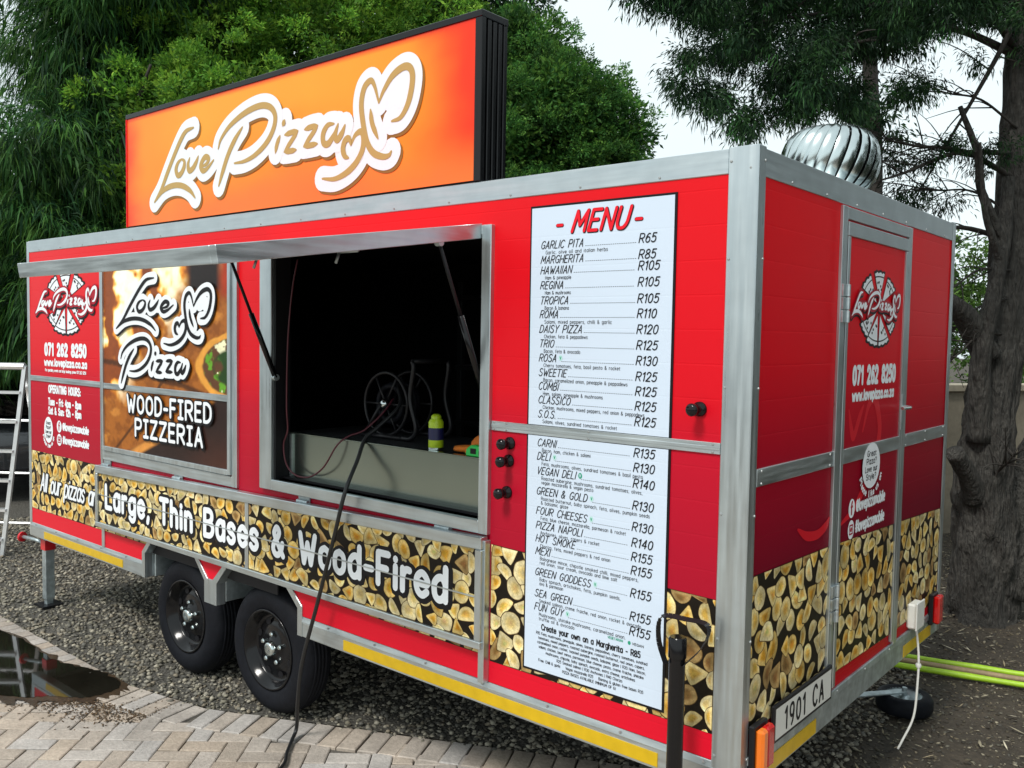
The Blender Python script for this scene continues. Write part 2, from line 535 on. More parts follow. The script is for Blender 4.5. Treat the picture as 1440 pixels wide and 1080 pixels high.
# stroke alphabet, cap height 10; 'c' marks a smooth stroke
GL = {
    'A': (6, '0,0 3,10 6,0;1.2,3.4 4.8,3.4'), 'B': (6, '0,0 0,10;c 0,10 3.6,10 5.2,8.8 5,6.6 3,5.4 0,5.2;c 0,5.2 3.8,5.2 5.8,4 5.8,1.8 4,0.2 0,0'),
    'C': (6, 'c 6,8.3 4.6,9.8 2.6,9.9 .6,8 0,5 .6,2 2.6,.1 4.6,.2 6,1.7'), 'D': (6, '0,0 0,10;c 0,10 3,9.9 5.4,8 6,5 5.4,2 3,.1 0,0'),
    'E': (5, '5,10 0,10 0,0 5,0;0,5.2 4.2,5.2'), 'F': (5, '5,10 0,10 0,0;0,5.2 4.2,5.2'),
    'G': (6, 'c 6,8.3 4.6,9.8 2.6,9.9 .6,8 0,5 .6,2 2.6,.1 4.6,.3 6,2;3.6,4.6 6,4.6 6,1'), 'H': (6, '0,0 0,10;6,0 6,10;0,5 6,5'),
    'I': (0.6, '.3,0 .3,10'), 'J': (4, 'c 4,10 4,3 3,.4 1,.2 0,2'), 'K': (6, '0,0 0,10;5.6,10 0,4.4;1.8,6 6,0'), 'L': (5, '0,10 0,0 5,0'),
    'M': (7.5, '0,0 .6,10 3.8,3 7,10 7.5,0'), 'N': (6, '0,0 0,10 6,0 6,10'), 'O': (6.4, 'c 3.2,10 .8,8.6 0,5 .8,1.4 3.2,0 5.6,1.4 6.4,5 5.6,8.6 3.2,10'),
    'P': (5.8, '0,0 0,10;c 0,10 3.8,10 5.7,8.8 5.7,6.2 4,4.8 0,4.6'), 'Q': (6.4, 'c 3.2,10 .8,8.6 0,5 .8,1.4 3.2,0 5.6,1.4 6.4,5 5.6,8.6 3.2,10;4,3 6.5,-.5'),
    'R': (6, '0,0 0,10;c 0,10 3.8,10 5.7,8.8 5.7,6.4 4,4.9 0,4.7;2.6,4.7 6,0'), 'S': (5.8, 'c 5.4,8.6 4,9.9 1.9,9.9 .4,8.6 .6,6.5 3,5.2 5.3,3.9 5.6,1.7 4.2,.1 2,0 0,1.5'),
    'T': (6, '0,10 6,10;3,10 3,0'), 'U': (6, 'c 0,10 0,5 .2,2.4 1.4,.4 3,0 4.6,.4 5.8,2.4 6,5 6,10'), 'V': (6, '0,10 3,0 6,10'),
    'W': (8.4, '0,10 2.2,0 4.2,7 6.2,0 8.4,10'), 'X': (6, '0,0 6,10;0,10 6,0'), 'Y': (6, '0,10 3,4.8 6,10;3,4.8 3,0'), 'Z': (6, '0,10 6,10 0,0 6,0'),
    'a': (5, 'c 4.8,5 3.6,6.8 1.7,6.7 .2,5 0,3.3 .4,1.2 1.8,0 3.6,.4 4.8,2;4.9,6.8 4.9,0'), 'b': (5, '0,10 0,0;c 0,5 1.4,6.8 3.4,6.6 4.8,5 5,3.3 4.6,1.4 3.2,0 1.2,.3 0,2'),
    'c': (4.6, 'c 4.6,5.6 3.2,6.8 1.4,6.3 .1,4.6 .1,2.2 1.4,.4 3.2,0 4.6,1.2'), 'd': (5, '4.9,10 4.9,0;c 4.9,5 3.6,6.8 1.7,6.6 .2,5 0,3.3 .4,1.2 1.8,0 3.6,.4 4.9,2'),
    'e': (5, 'c .1,3.6 5,3.6 4.6,5.6 2.6,6.9 .6,5.6 0,3.4 .8,1 2.8,0 4.8,1.2'), 'f': (3.4, 'c 3.4,9.6 2,9.8 1.2,8 1.2,0;0,6.4 3,6.4'),
    'g': (5, 'c 4.8,5 3.6,6.8 1.7,6.6 .2,5 0,3.3 .4,1.4 1.8,.4 3.6,.8 4.8,2;c 4.9,6.8 4.9,0 4,-2.4 2,-2.8 .4,-1.8'), 'h': (4.6, '0,10 0,0;c 0,4.6 1.4,6.7 3.2,6.6 4.4,5.2 4.6,3 4.6,0'),
    'i': (0.6, '.3,6.8 .3,0;.3,9 .3,9.2'), 'j': (1.6, 'c 1.4,6.8 1.4,-1 .8,-2.4 -.4,-2.6;1.4,9 1.4,9.2'), 'k': (4.4, '0,10 0,0;4,6.6 0,2.8;1.4,4 4.4,0'), 'l': (0.6, '.3,10 .3,0'),
    'm': (7.4, '0,6.8 0,0;c 0,4.6 1.2,6.7 2.6,6.5 3.6,5 3.7,0;c 3.7,4.6 4.9,6.7 6.3,6.5 7.3,5 7.4,0'), 'n': (4.6, '0,6.8 0,0;c 0,4.6 1.4,6.7 3.2,6.6 4.4,5.2 4.6,3 4.6,0'),
    'o': (5, 'c 2.5,6.8 .6,5.8 0,3.4 .6,1 2.5,0 4.4,1 5,3.4 4.4,5.8 2.5,6.8'), 'p': (5, '0,6.8 0,-3;c 0,5 1.4,6.8 3.4,6.6 4.8,5 5,3.3 4.6,1.4 3.2,0 1.2,.3 0,2'),
    'q': (5, '4.9,6.8 4.9,-3;c 4.9,5 3.6,6.8 1.7,6.6 .2,5 0,3.3 .4,1.2 1.8,0 3.6,.4 4.9,2'), 'r': (3.2, '0,6.8 0,0;c 0,4.2 .8,6 2,6.7 3.2,6.6'),
    's': (4.2, 'c 4,5.8 2.6,6.8 .8,6.4 .2,5 1.2,3.8 3.2,3 4.1,1.6 3,.1 1.2,0 0,1'), 't': (3.2, 'c 1.2,9 1.2,1.6 1.8,.2 3.2,.3;0,6.5 3,6.5'),
    'u': (4.6, 'c 0,6.8 0,3 .4,1 1.8,0 3.4,.4 4.6,2.2;4.6,6.8 4.6,0'), 'v': (4.6, '0,6.8 2.3,0 4.6,6.8'), 'w': (7, '0,6.8 1.8,0 3.5,5 5.2,0 7,6.8'),
    'x': (4.6, '0,0 4.6,6.8;0,6.8 4.6,0'), 'y': (4.6, '0,6.8 2.4,.4;4.6,6.8 1.4,-2.8'), 'z': (4.4, '0,6.8 4.4,6.8 0,0 4.4,0'),
    '0': (5.4, 'c 2.7,10 .7,8.6 0,5 .7,1.4 2.7,0 4.7,1.4 5.4,5 4.7,8.6 2.7,10'), '1': (2.6, '0,8 2.2,10 2.2,0'), '2': (5.2, 'c 0,7.8 1,9.8 3,10 5,8.4 4.6,6 2.4,3 0,0;0,0 5.2,0'),
    '3': (5.2, 'c .2,8.6 1.6,10 3.6,9.8 4.8,8 4.2,6 2,5.3;c 2,5.3 4.6,4.8 5.2,2.6 4,.3 1.8,0 0,1.4'), '4': (5.6, '4.2,0 4.2,10 0,3 5.6,3'),
    '5': (5.2, '5,10 .8,10 .4,5.6;c .4,5.6 2.4,6.6 4.4,5.8 5.2,3.4 4.4,.8 2,0 0,1.2'), '6': (5.2, 'c 4.6,9.4 2.6,9.6 .8,7 0,3.6 .8,.8 2.6,0 4.6,.8 5.2,3 4.4,5.2 2.6,6 .8,5 .2,3.4'),
    '7': (5, '0,10 5,10 1.6,0'), '8': (5.2, 'c 2.6,5.3 .6,6.6 .6,8.8 2.6,10 4.6,8.8 4.6,6.6 2.6,5.3 0,3.4 .2,1 2.6,0 5,1 5.2,3.4 2.6,5.3'),
    '9': (5.2, 'c 5,6.6 4.2,4.4 2.4,4 .6,5 0,7.4 .8,9.4 2.6,10 4.6,9.2 5.2,6.4 4.4,2.6 2.4,0'),
    '.': (0.8, '.4,.1 .4,.3'), ',': (1, '.8,.4 .2,-1.6'), '-': (3.2, '0,4 3.2,4'), ':': (0.8, '.4,.6 .4,.9;.4,5.4 .4,5.7'), '?': (4.4, 'c 0,8 1,9.8 3,9.8 4.4,8 3.6,6 2.2,4.6 2,3;2,.2 2,.5'),
    '&': (6.4, 'c 6.2,0 1.2,6.6 1,8.6 2.4,10 3.8,8.6 3,6.6 .6,4 .2,1.8 1.6,.1 3.6,.3 5.2,2.4 5.8,4.4'), '@': (7, 'c 5,3 3.4,2 2.2,3.6 2.8,6 4.4,6.4 5,5 5,3 6.4,3 7,5.4 5.6,9 3,9.4 .4,7.4 0,4 1.6,.8 4,0 6,.8'),
    '#': (5.6, '1.4,0 2.2,10;3.6,0 4.4,10;0,3.4 5.4,3.4;.2,6.6 5.6,6.6'), '(': (2, 'c 2,10.5 .3,7.5 0,4.5 .4,1.5 2,-1'), ')': (2, 'c 0,10.5 1.7,7.5 2,4.5 1.6,1.5 0,-1'), "'": (.6, '.3,10 .3,8'), '|': (.6, '.3,10 .3,-1'),
}
GS = {}
for ch, (gw, st) in GL.items():
    out = []
    for q in st.split(';'):
        sm = q.startswith('c')
        out.append((sm, [tuple(map(float, a.split(','))) for a in q.lstrip('c').split()]))
    GS[ch] = (gw, out)
# monospaced signboard I with feet
I_SERIF = (4, [(False, [(0, 10), (4, 10)]), (False, [(2, 10), (2, 0)]), (False, [(0, 0), (4, 0)])])


def text_w(s, gap):
    return sum((GS[c][0] if c in GS else 4.0) + gap for c in s) - gap


def text(mb, fr, s, a, b, h, layers, fit=None, sx=1.0, slant=0.0, gap=2.2, align='l', slope=0.0, fine=True, serif_i=False):
    """layers: (half stroke width, depth, material, da, db); returns width"""
    k = h / 10
    w = text_w(s, gap) * k * sx
    if fit:
        sx *= fit / w
        w = fit
    x = a - (w / 2 if align == 'c' else (w if align == 'r' else 0))
    i = 0
    for ch in s:
        if ch not in GS:
            x += (4.0 + gap) * k * sx
            continue
        gw, strokes = GS[ch]
        if serif_i and ch == 'I':
            gw, strokes = I_SERIF
        for sm, pts in strokes:
            P = [(x + (px * sx + py * slant) * k, b + py * k + slope * (x - a + px * k * sx)) for px, py in pts]
            for (hw, d, m, da, db) in layers:
                Q = [(p[0] + da, p[1] + db) for p in P]
                if sm:
                    ribbon(mb, fr, cat_rom(Q, 4 if fine else 2), hw, d + (i % 6) * 0.00008, m, caps=fine, rise=0.0002)
                else:
                    for j in range(len(Q) - 1):
                        capsule(mb, fr, Q[j], Q[j + 1], hw, d + (i % 6) * 0.00008 + (j % 3) * 0.00003, m, 5 if fine else 3)
            i += 1
        x += (gw + gap) * k * sx
    return w


# ------------------------------------------------------------------ printed firewood


def clip_poly(poly, nx, ny, c):
    out = []
    n = len(poly)
    for i in range(n):
        p, q = poly[i], poly[(i + 1) % n]
        dp, dq = p[0] * nx + p[1] * ny - c, q[0] * nx + q[1] * ny - c
        if dp <= 0:
            out.append(p)
        if dp * dq < 0:
            t = dp / (dp - dq)
            out.append((p[0] + (q[0] - p[0]) * t, p[1] + (q[1] - p[1]) * t))
    return out


def log_end(rg, r):
    """outline of one split log end round (0, 0): whole, half or wedge, with uneven rim"""
    kind = rg.random()
    th = rg.uniform(0, 2 * math.pi)
    st = rg.uniform(.72, 1.0)
    P = []
    if kind < .34:                                     # whole log, a bit oval
        for k in range(13):
            t = 2 * math.pi * k / 13
            P.append((r * math.cos(t) * rg.uniform(.92, 1.06), r * st * math.sin(t) * rg.uniform(.92, 1.06)))
    elif kind < .74:                                   # half log
        for k in range(9):
            t = math.pi * k / 8
            P.append((1.12 * r * math.cos(t) * rg.uniform(.94, 1.05), (1.35 * st * math.sin(t) - .5) * r * rg.uniform(.94, 1.05)))
        P += [(-.5 * r, -.55 * r * rg.uniform(.9, 1.1)), (.4 * r, -.58 * r * rg.uniform(.9, 1.1))]
    else:                                              # wedge
        sp = rg.uniform(.55, .8)
        P = [(-.85 * r, -.05 * r), (-.80 * r, -.12 * r)]
        for k in range(7):
            t = -sp + 2 * sp * k / 6
            P.append(((1.75 * math.cos(t) - .85) * r * rg.uniform(.95, 1.04), 1.55 * math.sin(t) * r))
        P.append((-.8 * r, .1 * r))
    c, s_ = math.cos(th), math.sin(th)
    P = [(x * c - y * s_, x * s_ + y * c) for x, y in P]
    n = len(P)
    return [q for i in range(n) for q in ((P[i][0] * .78 + P[(i + 1) % n][0] * .22, P[i][1] * .78 + P[(i + 1) % n][1] * .22),
                                          (P[i][0] * .22 + P[(i + 1) % n][0] * .78, P[i][1] * .22 + P[(i + 1) % n][1] * .78))]


def firewood(mb, fr, polys, d, size, seed):
    """polys: convex outlines in (a, b) that the print fills with a picture of stacked log ends"""
    rg = random.Random(seed)
    A0 = min(p[0] for q in polys for p in q) - size
    A1 = max(p[0] for q in polys for p in q) + size
    B0 = min(p[1] for q in polys for p in q) - size
    B1 = max(p[1] for q in polys for p in q) + size
    for q in polys:
        mb.add([fr.p(a, b, d) for a, b in q], [tuple(range(len(q)))], 'log_print', [(0.012, 0.009, 0.006)] * len(q))
    area = lambda P: 0.5 * sum(P[i][0] * P[(i + 1) % len(P)][1] - P[(i + 1) % len(P)][0] * P[i][1] for i in range(len(P)))
    step = size * .80
    for j in range(int((B1 - B0) / (step * .86)) + 1):
        for i in range(int((A1 - A0) / step) + 1):
            a = A0 + (i + .5 * (j % 2) + rg.uniform(-.22, .22)) * step
            b = B0 + (j + rg.uniform(-.2, .2)) * step * .86
            r = size * rg.uniform(.38, .56)
            pc = [(a + x, b + y) for x, y in log_end(rg, r)]
            tone = rg.random()
            if tone < .26:
                c_in, c_out = (.74, .37, .035), (.84, .60, .20)
            elif tone < .60:
                c_in, c_out = (.78, .48, .10), (.87, .70, .32)
            elif tone < .90:
                c_in, c_out = (.82, .62, .24), (.88, .75, .42)
            else:
                c_in, c_out = (.30, .16, .05), (.50, .33, .13)
            br = rg.uniform(.60, 1.04)
            ta = rg.uniform(0, 6.28)
            dz = d + .0003 + ((i % 5) * 5 + j % 5) * .00003
            for q in polys:
                pp = pc
                n = len(q)
                for k in range(n):
                    e = q[(k + 1) % n][0] - q[k][0], q[(k + 1) % n][1] - q[k][1]
                    L = math.hypot(*e)
                    nx_, ny_ = e[1] / L, -e[0] / L
                    pp = clip_poly(pp, nx_, ny_, q[k][0] * nx_ + q[k][1] * ny_ - 0.0005)
                    if len(pp) < 3:
                        break
                if len(pp) < 3 or abs(area(pp)) < 1e-5:
                    continue
                mx = sum(p[0] for p in pp) / len(pp)
                my = sum(p[1] for p in pp) / len(pp)
                vs, cs, fs = [], [], []
                m_ = len(pp)
                for sc, cc in ((1.0, (.02, .013, .007)), (.95, (.16, .09, .03)), (.89, c_out), (.66, c_out), (.34, c_in)):
                    for p in pp:
                        vs.append(fr.p(mx + (p[0] - mx) * sc, my + (p[1] - my) * sc, dz))
                        sh = 1 + .22 * math.cos(math.atan2(p[1] - my, p[0] - mx) - ta)
                        w = rg.uniform(.84, 1.08) * br * sh
                        cs.append(tuple(min(.95, x * w) for x in cc))
                vs.append(fr.p(mx, my, dz))
                cs.append(tuple(x * br * rg.uniform(.6, 1.0) for x in c_in))
                for r_ in range(4):
                    for k in range(m_):
                        fs.append((r_ * m_ + k, r_ * m_ + (k + 1) % m_, (r_ + 1) * m_ + (k + 1) % m_, (r_ + 1) * m_ + k))
                for k in range(m_):
                    fs.append((4 * m_ + k, 4 * m_ + (k + 1) % m_, 5 * m_))
                mb.add(vs, fs, 'log_print', cs)


# script logo traced as strokes, in metres on the roof sign
LOGO = {
    'love': [
        [(0.74, 0.483), (0.665, 0.473), (0.614, 0.436), (0.556, 0.374), (0.479, 0.282), (0.405, 0.189), (0.329, 0.124)],
        [(0.329, 0.124), (0.42, 0.178), (0.522, 0.198), (0.621, 0.189), (0.705, 0.155), (0.755, 0.113)],
        [(0.622, 0.331), (0.584, 0.315), (0.562, 0.282), (0.579, 0.249), (0.613, 0.254), (0.643, 0.284), (0.648, 0.315), (0.622, 0.331)],
        [(0.702, 0.328), (0.685, 0.293), (0.698, 0.261), (0.735, 0.27), (0.768, 0.299), (0.788, 0.327)],
        [(0.816, 0.268), (0.868, 0.279), (0.888, 0.303), (0.857, 0.315), (0.825, 0.295), (0.812, 0.268), (0.836, 0.246), (0.88, 0.257), (0.935, 0.291)]],
    'pizza': [
        [(1.195, 0.423), (1.129, 0.37), (1.069, 0.303), (1.02, 0.223), (0.982, 0.153)],
        [(0.978, 0.343), (1.005, 0.39), (1.088, 0.446), (1.216, 0.489), (1.34, 0.505), (1.425, 0.488), (1.469, 0.443), (1.459, 0.384), (1.402, 0.322), (1.309, 0.275), (1.216, 0.254), (1.125, 0.253)],
        [(1.509, 0.34), (1.486, 0.304), (1.473, 0.264)],
        [(1.53, 0.384), (1.538, 0.396), (1.545, 0.409)],
        [(1.545, 0.339), (1.597, 0.344), (1.648, 0.345)], [(1.648, 0.345), (1.604, 0.309), (1.542, 0.26)], [(1.542, 0.26), (1.588, 0.259), (1.636, 0.259)],
        [(1.698, 0.344), (1.748, 0.349), (1.796, 0.349)], [(1.796, 0.349), (1.754, 0.314), (1.692, 0.267)], [(1.692, 0.267), (1.742, 0.267), (1.794, 0.268)],
        [(1.912, 0.341), (1.868, 0.34), (1.836, 0.307), (1.839, 0.266), (1.872, 0.258), (1.909, 0.288), (1.941, 0.326)],
        [(1.941, 0.336), (1.921, 0.29), (1.936, 0.267), (1.967, 0.29), (1.989, 0.325)]],
    'heart': [
        [(2.014, 0.179), (1.988, 0.191), (1.976, 0.223), (1.99, 0.256), (2.018, 0.262), (2.03, 0.233)],
        [(2.03, 0.233), (2.057, 0.271), (2.096, 0.282), (2.113, 0.253), (2.105, 0.201), (2.064, 0.152), (2.0, 0.116), (1.917, 0.097), (1.831, 0.107)],
        [(2.291, 0.175), (2.276, 0.16), (2.237, 0.159), (2.178, 0.182), (2.137, 0.231), (2.112, 0.306), (2.097, 0.397), (2.115, 0.464), (2.156, 0.489), (2.183, 0.461), (2.21, 0.388)],
        [(2.21, 0.388), (2.243, 0.437), (2.299, 0.489), (2.367, 0.511), (2.407, 0.492), (2.415, 0.441), (2.392, 0.361), (2.347, 0.308), (2.292, 0.299)],
        [(2.157, 0.367), (2.169, 0.307), (2.207, 0.238)]]}
FILL = {'love': [[(0.56, 0.29), (0.70, 0.285), (0.86, 0.28)]], 'pizza': [[(1.50, 0.30), (1.70, 0.305), (1.96, 0.30)]],
        'heart': [[(2.28, 0.40), (2.33, 0.42), (2.35, 0.40)], [(2.0, 0.2), (2.06, 0.22), (2.06, 0.2)]]}


def logo(mb, fr, groups, d, halo, ink, inkw, halo_w, shadow=None, sh=(0.012, -0.012), fill=True):
    """groups: name -> function mapping logo (u, v) to surface (a, b)"""
    layers = []
    if shadow:
        layers.append((halo_w, d, shadow, sh, False))
    layers.append((halo_w, d + .0015, halo, (0, 0), False))
    layers.append((inkw, d + .0035, ink, (0, 0), True))
    for (w, dd, m, off, isink) in layers:
        i = 0
        for g, fn in groups.items():
            ss = LOGO[g] + (FILL[g] if (fill and not isink) else [])
            for st in ss:
                P = cat_rom([fn(*q) for q in st], 7)
                P = [(p[0] + off[0], p[1] + off[1]) for p in P]
                wide = 1.0 if len(st) > 4 else .85
                ribbon(mb, fr, P, w * (wide if isink else 1), dd + (i % 9) * .00012, m, taper=isink, rise=.0006 if not isink else .0003)
                i += 1


# ================================================================== SETTING: ground, paving, gravel
mat('soil', (0.058, 0.046, 0.032), 0.9, noise=[(3, 0.4), (40, 0.5)], bump=(70, 0.9))
mat('gravel_bed', (0.085, 0.080, 0.068), 0.9, noise=[(2, 0.3), (60, 0.6)], vor=(55, 0.9))
mat('stone', attr=True, rough=0.8, noise=[(90, 0.25)])
mat('chip', attr=True, rough=0.85, noise=[(90, 0.3)])
mat('joint_sand', (0.11, 0.10, 0.085), 0.95, noise=[(12, 0.4), (120, 0.4)], bump=(150, 0.5))
mat('paver', (0.43, 0.380, 0.330), 0.82, rnd=0.13, noise=[(7, 0.24), (60, 0.24), (1.3, 0.32)], bump=(120, 0.35))
mat('water', (0.012, 0.011, 0.008), 0.035, noise=[(4, 0.5)], spec=0.6, bump=(5, 0.02))

EDGE = [(-14.0, -0.22), (-3.47, -0.24), (-2.87, -0.115), (-1.5, 0.55), (6.0, 4.2)]      # kerb line between paving and gravel


def edge_y(x):
    return float(np.interp(x, [p[0] for p in EDGE], [p[1] for p in EDGE]))


mb = MB()
mb.add([(-90, -60, -.014), (90, -60, -.014), (90, 120, -.014), (-90, 120, -.014)], [(0, 1, 2, 3)], 'soil')
tag(put('ground', mb), kind='structure')
mb = MB()
mb.add([(-14, -.22, -.006), (-3.47, -.24, -.006), (-2.87, -.09, -.006), (-1.5, .58, -.006), (-.4, 1.12, -.006), (-.6, 3.2, -.006), (-14, 4.2, -.006)],
       [tuple(range(7))], 'gravel_bed')
tag(put('gravel_path', mb), kind='structure')
mb = MB()
mb.add([(-14, -9, -.009), (7, -9, -.009), (7, 4.6, -.009), (6, 4.2, -.009), (-1.5, .57, -.009), (-2.87, -.1, -.009), (-3.47, -.25, -.009), (-14, -.23, -.009)],
       [tuple(range(8))], 'joint_sand')
paving = tag(put('paving', mb), kind='structure')


def paver_mesh(name, l, w, seed):
    rg = random.Random(seed)
    m_ = MB()
    hl, hw, e = l / 2 - .0025, w / 2 - .0025, .005
    j = lambda: rg.uniform(-.0016, .0016)
    lo = [(-hl + j(), -hw + j(), -.03), (hl + j(), -hw + j(), -.03), (hl + j(), hw + j(), -.03), (-hl + j(), hw + j(), -.03)]
    mid = [(p[0], p[1], -.004 + j() * .5) for p in lo]
    top = [(p[0] - math.copysign(e, p[0]), p[1] - math.copysign(e, p[1]), j() * .4) for p in lo]
    vs = lo + mid + top
    fs = [(i, (i + 1) % 4, 4 + (i + 1) % 4, 4 + i) for i in range(4)] + [(4 + i, 4 + (i + 1) % 4, 8 + (i + 1) % 4, 8 + i) for i in range(4)] + [(8, 9, 10, 11)]
    m_.add(vs, fs, 'paver')
    return m_.mesh(name)


field_m = [paver_mesh('paver', .2, .1, 30 + i) for i in range(5)]
sold_m = [paver_mesh('paver', .215, .098, 60 + i) for i in range(5)]
bricks = []                                         # (x, y, angle, kind)
ang = math.radians(40.5)
ca, sa = math.cos(ang), math.sin(ang)
for i in range(-130, 90):
    for j in range(-90, 130):
        k = (i - j) % 4
        if k == 0:
            q = ((i + 1) * .1, (j + .5) * .1, 0)
        elif k == 3:
            q = ((i + .5) * .1, (j + 1) * .1, math.pi / 2)
        else:
            continue
        x, y = q[0] * ca - q[1] * sa - 2.0, q[0] * sa + q[1] * ca - .5
        if x < -12 or x > 5.5 or y < -6.5:
            continue
        sl_ = (edge_y(x + .05) - edge_y(x - .05)) / .1
        if y > edge_y(x) - .165 * math.sqrt(1 + sl_ * sl_):
            continue
        bricks.append((x, y, ang + q[2], 0))
for a, b in zip(EDGE[:-1], EDGE[1:]):
    a, b = np.array(a), np.array(b)
    L = np.linalg.norm(b - a)
    t = (b - a) / L
    n = np.array([t[1], -t[0]])
    cnt = int(L / .1005)
    for i in range(cnt):
        c = a + t * (i + .5) * L / cnt + n * .1085
        if c[0] < -12 or c[0] > 5:
            continue
        bricks.append((c[0], c[1], math.atan2(n[1], n[0]), 1))
vis = []
for k, q in enumerate(bricks):
    u, v, z = project((q[0], q[1], 0))
    if z > .5 and -40 < u < 1480 and 760 < v < 1115 and not (u > 700):
        vis.append((z, k))
vis.sort()
own = set(k for _, k in vis[:290])
rest_v, rest_f = [], []
tmpl = {0: field_m, 1: sold_m}
for k, (x, y, a, kind) in enumerate(bricks):
    zt = random.uniform(.0, .0035) + (.0045 if kind else 0)
    a += random.uniform(-.012, .012)
    me = tmpl[kind][k % 5]
    if k in own:
        o = bpy.data.objects.new('paver', me)
        COL.objects.link(o)
        o.parent = paving
        o.location = (x + random.uniform(-.0015, .0015), y + random.uniform(-.0015, .0015), zt)
        o.rotation_euler = (random.uniform(-.008, .008), random.uniform(-.008, .008), a)
    else:
        off = len(rest_v)
        c_, s_ = math.cos(a), math.sin(a)
        for v in me.vertices:
            rest_v.append((x + v.co.x * c_ - v.co.y * s_, y + v.co.x * s_ + v.co.y * c_, zt + v.co.z))
        rest_f += [tuple(off + i for i in p.vertices) for p in me.polygons]
ro = put('outlying_pavers', big_mesh('outlying_pavers', rest_v, rest_f, 'paver'), paving)
tag(ro, kind='stuff')

# puddle in the hollow beside the kerb course
mb = MB()
pud = [(-5.9, -.46), (-5.2, -.37), (-4.84, -.36), (-4.5, -.335), (-4.22, -.36), (-4.02, -.335), (-3.84, -.27), (-3.66, -.25), (-3.47, -.285), (-3.44, -.36), (-3.46, -.47),
       (-3.52, -.53), (-3.62, -.6), (-3.70, -.69), (-3.80, -.76), (-3.95, -.84), (-4.2, -.9), (-4.7, -.98), (-5.4, -.95), (-5.9, -.75)]
pud = [tuple(p) for p in cat_rom(pud + [pud[0]], 5)[:-1]]
pud = [(p[0] + random.uniform(-.012, .012), p[1] + random.uniform(-.012, .012)) for p in pud]
mb.add([(p[0], p[1], .0105) for p in pud], [tuple(range(len(pud)))], 'water')
tag(put('puddle', mb), kind='structure')
mat('wet_mud', (0.050, 0.033, 0.018), 0.32, noise=[(9, 0.5), (60, 0.4)], bump=(60, 0.5))
mb = MB()
pc_ = np.mean(np.array(pud), 0)
rm = []
for k, p in enumerate(pud):
    v_ = np.array(p) - pc_
    v_ = v_ / np.linalg.norm(v_)
    g_ = (.025 + .10 * random.random() ** 2) * (1.6 if p[1] < -.45 else .8)
    q_ = np.array(p) + v_ * g_ * np.array((1.0, .55))
    rm.append((q_[0], min(q_[1], -.215)))
mb.add([(p[0], p[1], .0092) for p in rm], [tuple(range(len(rm)))], 'wet_mud')
tag(put('mud_margin', mb), kind='structure')
# rim of silt and debris round it
mat('silt', (0.055, 0.038, 0.022), 0.9, noise=[(30, 0.5)], bump=(90, 0.8))


def stones(n, sampler, smin, smax, zbase, palette, flat=.6, seed=1, mname='stone', elong=1.0):
    rg = np.random.default_rng(seed)
    XY = sampler(rg, n)
    n = len(XY)
    base = np.array([(1, 0, 0), (-1, 0, 0), (0, 1, 0), (0, -1, 0), (0, 0, 1), (0, 0, -1)], float)
    tri = np.array([(0, 2, 4), (2, 1, 4), (1, 3, 4), (3, 0, 4), (2, 0, 5), (1, 2, 5), (3, 1, 5), (0, 3, 5)])
    # 14-vertex stone: octahedron corners plus pushed-out face centres
    cen = base[tri].mean(1)
    cen = cen / np.linalg.norm(cen, axis=1)[:, None] * .86
    bv = np.vstack([base, cen])
    F = []
    for i, t in enumerate(tri):
        F += [(t[0], t[1], 6 + i), (t[1], t[2], 6 + i), (t[2], t[0], 6 + i)]
    F = np.array(F)
    s = smin + (smax - smin) * rg.random(n) ** 2
    V = bv[None] * (1 + rg.uniform(-.25, .25, (n, 14, 1)))
    V = V * np.stack([s * rg.uniform(.8, 1.3, n) * elong, s * rg.uniform(.7, 1, n), s * rg.uniform(.5, 1, n) * flat], 1)[:, None]
    a = rg.uniform(0, 6.28, n)
    tl = rg.uniform(-.5, .5, n)
    c, sn = np.cos(tl)[:, None], np.sin(tl)[:, None]
    x, z = V[..., 0] * c - V[..., 2] * sn, V[..., 0] * sn + V[..., 2] * c
    c, sn = np.cos(a)[:, None], np.sin(a)[:, None]
    X = x * c - V[..., 1] * sn + XY[:, :1]
    Y = x * sn + V[..., 1] * c + XY[:, 1:2]
    Z = z + (zbase + s * flat * rg.uniform(.1, .8, n))[:, None]
    VV = np.stack([X, Y, Z], -1).reshape(-1, 3)
    FF = (F[None] + (np.arange(n) * 14)[:, None, None]).reshape(-1, 3)
    pal = np.array(palette)
    colr = pal[rg.integers(0, len(pal), n)] * rg.uniform(.6, 1.2, (n, 1))
    return big_mesh('stones', VV, FF, mname, np.repeat(colr, 14, 0))


def samp_gravel(rg, n):
    x = rg.uniform(-8.5, -.2, n)
    y = rg.uniform(-.35, 3.0, n) ** 1.0
    keep = (y > np.interp(x, [p[0] for p in EDGE], [p[1] for p in EDGE]) - .02 + rg.normal(0, .02, n)) & (x + .2 * y < .3)
    return np.stack([x, y], 1)[keep]


GP = [(.20, .185, .14), (.27, .25, .20), (.15, .14, .115), (.36, .33, .26), (.22, .19, .14), (.11, .105, .09)]
tag(put('gravel', stones(56000, samp_gravel, .005, .021, -.006, GP, .7, 3)), 'loose grey brown gravel under and beside the trailer', 'gravel', kind='stuff')


def samp_mulch(rg, n):
    x = rg.uniform(-2.2, 3.4, n)
    y = rg.uniform(.3, 8.5, n) 
    keep = (x + .2 * y > .0 - (y > 2.3) * 3) & (y > np.interp(x, [p[0] for p in EDGE], [p[1] for p in EDGE]) + .02)
    return np.stack([x, y], 1)[keep]


MP = [(.075, .062, .042), (.045, .037, .027), (.10, .085, .055), (.065, .06, .05), (.18, .15, .10), (.14, .13, .10), (.28, .25, .18)]
tag(put('leaf_litter', stones(60000, samp_mulch, .004, .013, -.014, MP, .45, 5, 'chip', 1.25)), 'dark brown bark chips and leaf litter around the tree trunk', 'leaf litter', kind='stuff')


